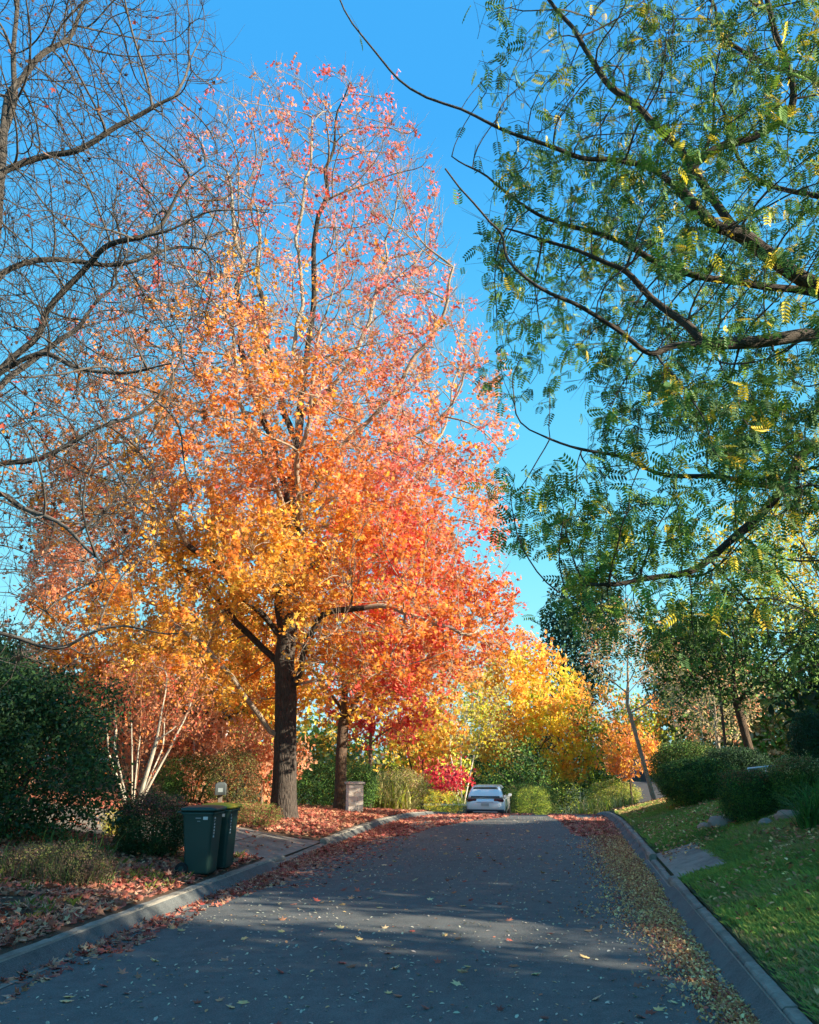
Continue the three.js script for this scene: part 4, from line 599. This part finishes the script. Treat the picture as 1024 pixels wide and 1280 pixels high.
// unseen trees by that house, added and spaced to shade the street
for (const [x, z, h, rr, s, label] of [[13.3, -6.75, 6.8, 1.15, 98, 'unseen narrow upright evergreen shade tree rising from the tall clipped hedge'], [13.2, -9.9, 5.4, 2.1, 91, 'unseen dense evergreen shade tree right of the hedges beside the brick house'], [14, -12, 4.7, 2.4, 92, 'unseen dense evergreen shade tree behind the clipped hedges above the lawn'], [14.6, -15.6, 4.6, 2.1, 97, 'unseen dense evergreen shade tree beside the yellow green tree on the slope'], [14, 4, 10, 3.6, 93, 'unseen big dark evergreen shade tree beside the lawn before the brick house'], [13.6, 12, 9.5, 3.4, 94, 'unseen big dark evergreen shade tree at the corner of the brick house'], [14.4, -1.25, 9.6, 2.2, 95, 'unseen tall dark evergreen shade tree at the far end of the brick house'], [13.5, .8, 8.6, 2.4, 96, 'unseen dark evergreen shade tree in front of the middle of the brick house']])
  tree('evergreen_tree', label, x, z, h * .4, [[0, h * .6, 0, rr, h * .42, rr, 620], [0, h * .3, 0, rr * .8, h * .2, rr * .8, 180]], { seed: s, R: .25, geo: spray, mat: hedgeLeaf, colors: [C.deep, C.pine, C.green], per: 3.4, size: .8, step: .4, dk: .55, spread: .35, twigs: 0, group: 'unseen shade evergreens by the brick house' });
bush('unseen_hedge', 'unseen tall clipped evergreen hedge beyond the lawn, added to shade the road', 13.9, -6.6, { category: 'hedge', r: [.9, 1.72, 3], cy: 1.72, pow: 8, lump: .03, n: 5200, size: .26, colors: [C.deep, C.pine], seed: 130 });  // out of view, added; its height sets where the sun streak ends
{ // low white wall beyond the crest on the left
  const t = thing('garden_wall', 'low pale garden wall beside the crimson shrub', 'wall', [1.6, baseY(40.5) - .05, -40.6], -.1); mesh('wall', box(2.4, .62, .16, 0, .3, 0, .01), std(.16, .18, .16, .9), t); mesh('coping', box(2.5, .08, .24, 0, .65, 0, .012), std(.72, .72, .7, .8), t);
}

// ---------------------------------------------------------------- fallen leaves and grass
{
  const r = rng(77), reds = [[.46, .12, .08], [.38, .08, .06], [.54, .22, .13], [.4, .16, .1], [.62, .34, .2], [.26, .08, .06]], straws = [[.85, .54, .22], [.72, .4, .16], [.88, .64, .32], [.6, .3, .13], [.5, .18, .09]], crest = [[.46, .13, .09], [.54, .21, .14], [.38, .1, .08], [.6, .32, .2]];
  const put = (c, u, d, lift, s, tilt, col) => { const x = roadX(d) + u, z = -d; c.add(x, groundY(x, z) + lift, z, s, (r() - .5) * tilt, r() * 6.28, (r() - .5) * tilt, vary(col, r, .3)); };
  let c = new Copies();   // left verge carpet
  for (let i = 0; i < 52000; i++) { const d = 5 + 27 * Math.pow(r(), 1.25), w = 7.5 * Math.pow(r(), 1.15), u = -HALF - .2 - w, x = roadX(d) + u, n = fbm(x * .9, d * .9, 6); if (isDrive(-1, d) && r() > (w < 1.2 ? .05 : .09)) continue; if (n < .36 && r() > .25) continue; put(c, u, d, (.005 + .05 * r() * r()), .055 + .055 * r(), 1.5, n > .56 ? pick(reds, r) : pick([reds[2], reds[0], reds[4], reds[3]], r)); }
  tag(c.build('fallen_leaves', star, litterLeaf), 'red brown fallen leaves carpeting the left verge', 'leaves');
  c = new Copies();       // left gutter drifts
  for (let i = 0; i < 5200; i++) { const d = 5 + 19 * Math.pow(r(), 1.2), n = fbm(3, d * .8, 2), q = r(), u = -HALF + .04 + .5 * q * q * (.5 + 1.2 * n); if (n < .42 && r() > .35) continue; put(c, u, d, .01 + .03 * r() * (1 - q), .06 + .05 * r(), 1.3, pick(reds, r)); }
  for (let i = 0; i < 5000; i++) { const d = 12 + 14 * r(), u = -HALF + 1.6 * r() * r(); put(c, u, d, .008, .05 + .05 * r(), .8, pick(reds, r)); }
  tag(c.build('fallen_leaves', star, litterLeaf), 'red brown fallen leaves drifted in the left gutter', 'leaves');
  c = new Copies();       // carpet over the crest
  for (let i = 0; i < 15000; i++) { const d = 19 + 25 * r(), t = sstep(18, 30, d), side = r() < .6 ? -1 : 1, w = side < 0 ? lerp(1.2, 3.6, t) : lerp(1.2, 2, t), q = Math.pow(r(), 1.4), u = side * (HALF - w * q); if (fbm(u * 1.3 + 4, d * .5, side) < .38) continue; put(c, u, d, .008 + .02 * r(), .08 + .06 * r(), 1.1, pick(crest, r)); }
  tag(c.build('fallen_leaves', star, litterLeaf), 'pinkish red fallen leaves covering both road edges at the crest', 'leaves');
  c = new Copies();       // right gutter band
  for (let i = 0; i < 46000; i++) { const d = 5.2 + 19 * Math.pow(r(), 1.1), w = lerp(.75, 1.75, sstep(6, 11, d)) * (.7 + .6 * fbm(1, d * .7, 8)), q = Math.abs(r() + r() + r() - 1.5) / 1.5, u = HALF - .02 - w * (.42 * r() + .7 * q * r() * 1.2) * (.35 + .65 * r()); if (u > HALF - .22 && d < 12 && fbm(7, d * 1.2, 3) < .5 && r() > .2) continue; const red = sstep(15, 23, d) > r() || r() < .3; put(c, u, d, (.004 + .03 * r() * r()), .022 + .042 * r() * r(), 1.9, red ? pick(reds, r) : pick(straws, r)); }
  tag(c.build('fallen_leaves', oval, litterLeaf), 'straw coloured small fallen leaves banked along the right gutter', 'leaves');
  c = new Copies();       // flecks over the road
  for (let i = 0; i < 8600; i++) { const d = 4.5 + 22 * r(), u = (r() * 2 - 1) * HALF; if (fbm(u * .8, d * .5, 5) < .4 && r() > .4) continue; put(c, u, d, (.006), .022 + .04 * r() * r(), .6, r() < .8 ? [.5, .47, .36] : pick(straws, r)); }
  tag(c.build('fallen_leaves', oval, litterLeaf), 'tiny pale leaflets scattered over the asphalt', 'leaves');
  c = new Copies();
  for (let i = 0; i < 260; i++) { const d = 4.5 + 16 * r(), u = (r() * 2 - 1) * HALF * .96; put(c, u, d, .014, .07 + .05 * r(), .6, pick([...reds, ...straws], r)); }
  tag(c.build('fallen_leaves', star, litterLeaf), 'single larger star shaped leaves lying on the asphalt', 'leaves');
  c = new Copies();       // on the lawn
  for (let i = 0; i < 17000; i++) { const d = 5 + 24 * r(), w = 5.5 * r(), u = HALF + .2 + w, n = fbm(u * .8, d * .6, 12); if (r() > sstep(6, 15, d) * .8 + .08 || n < .38) continue; put(c, u, d, .035 + .02 * r(), .05 + .04 * r(), 1.2, pick([...straws, reds[2], reds[3], reds[5]], r)); }
  tag(c.build('fallen_leaves', oval, litterLeaf), 'brown and straw fallen leaves strewn on the green lawn', 'leaves');
  c = new Copies();       // grass
  for (let i = 0; i < 78000; i++) { const d = 4 + 22 * Math.pow(r(), 1.5), w = 6.2 * Math.pow(r(), .9), u = HALF + .17 + w; if (isDrive(1, d) && d > 12.35 && d < 15.05 && w < .68) continue; const x = roadX(d) + u, z = -d, n = fbm(x * .8, z * .8, 1) + (r() - .5) * .2, dry = fbm(x * .5, z * .5, 31) > .56; c.add(x, groundY(x, z) - .012, z, .05 + .045 * r(), 0, r() * 6.28, 0, vary(dry && r() < .5 ? [.4, .32, .12] : n > .5 ? [.28, .38, .07] : [.21, .3, .06], r, .25), (.028 + .045 * r()) * (n > .5 ? 1.2 : .9)); }
  tag(c.build('grass', blade, greenLeaf), 'short green grass of the sloping lawn on the right', 'grass');
  c = new Copies();
  for (let i = 0; i < 1500; i++) { const d = 7 + 9 * r(), w = .3 + 5 * r(), u = -HALF - w, x = roadX(d) + u, z = -d; if (fbm(x * .9 + 5, z * .9, 44) < .6 || isDrive(-1, d)) continue; c.add(x, groundY(x, z) - .01, z, .07 + .05 * r(), 0, r() * 6.28, 0, vary([.16, .2, .03], r, .25), .06 + .07 * r()); }
  tag(c.build('grass', blade, greenLeaf), 'sparse grass tufts poking through the leaves on the left verge', 'grass');
}
renderer.render(scene, camera);
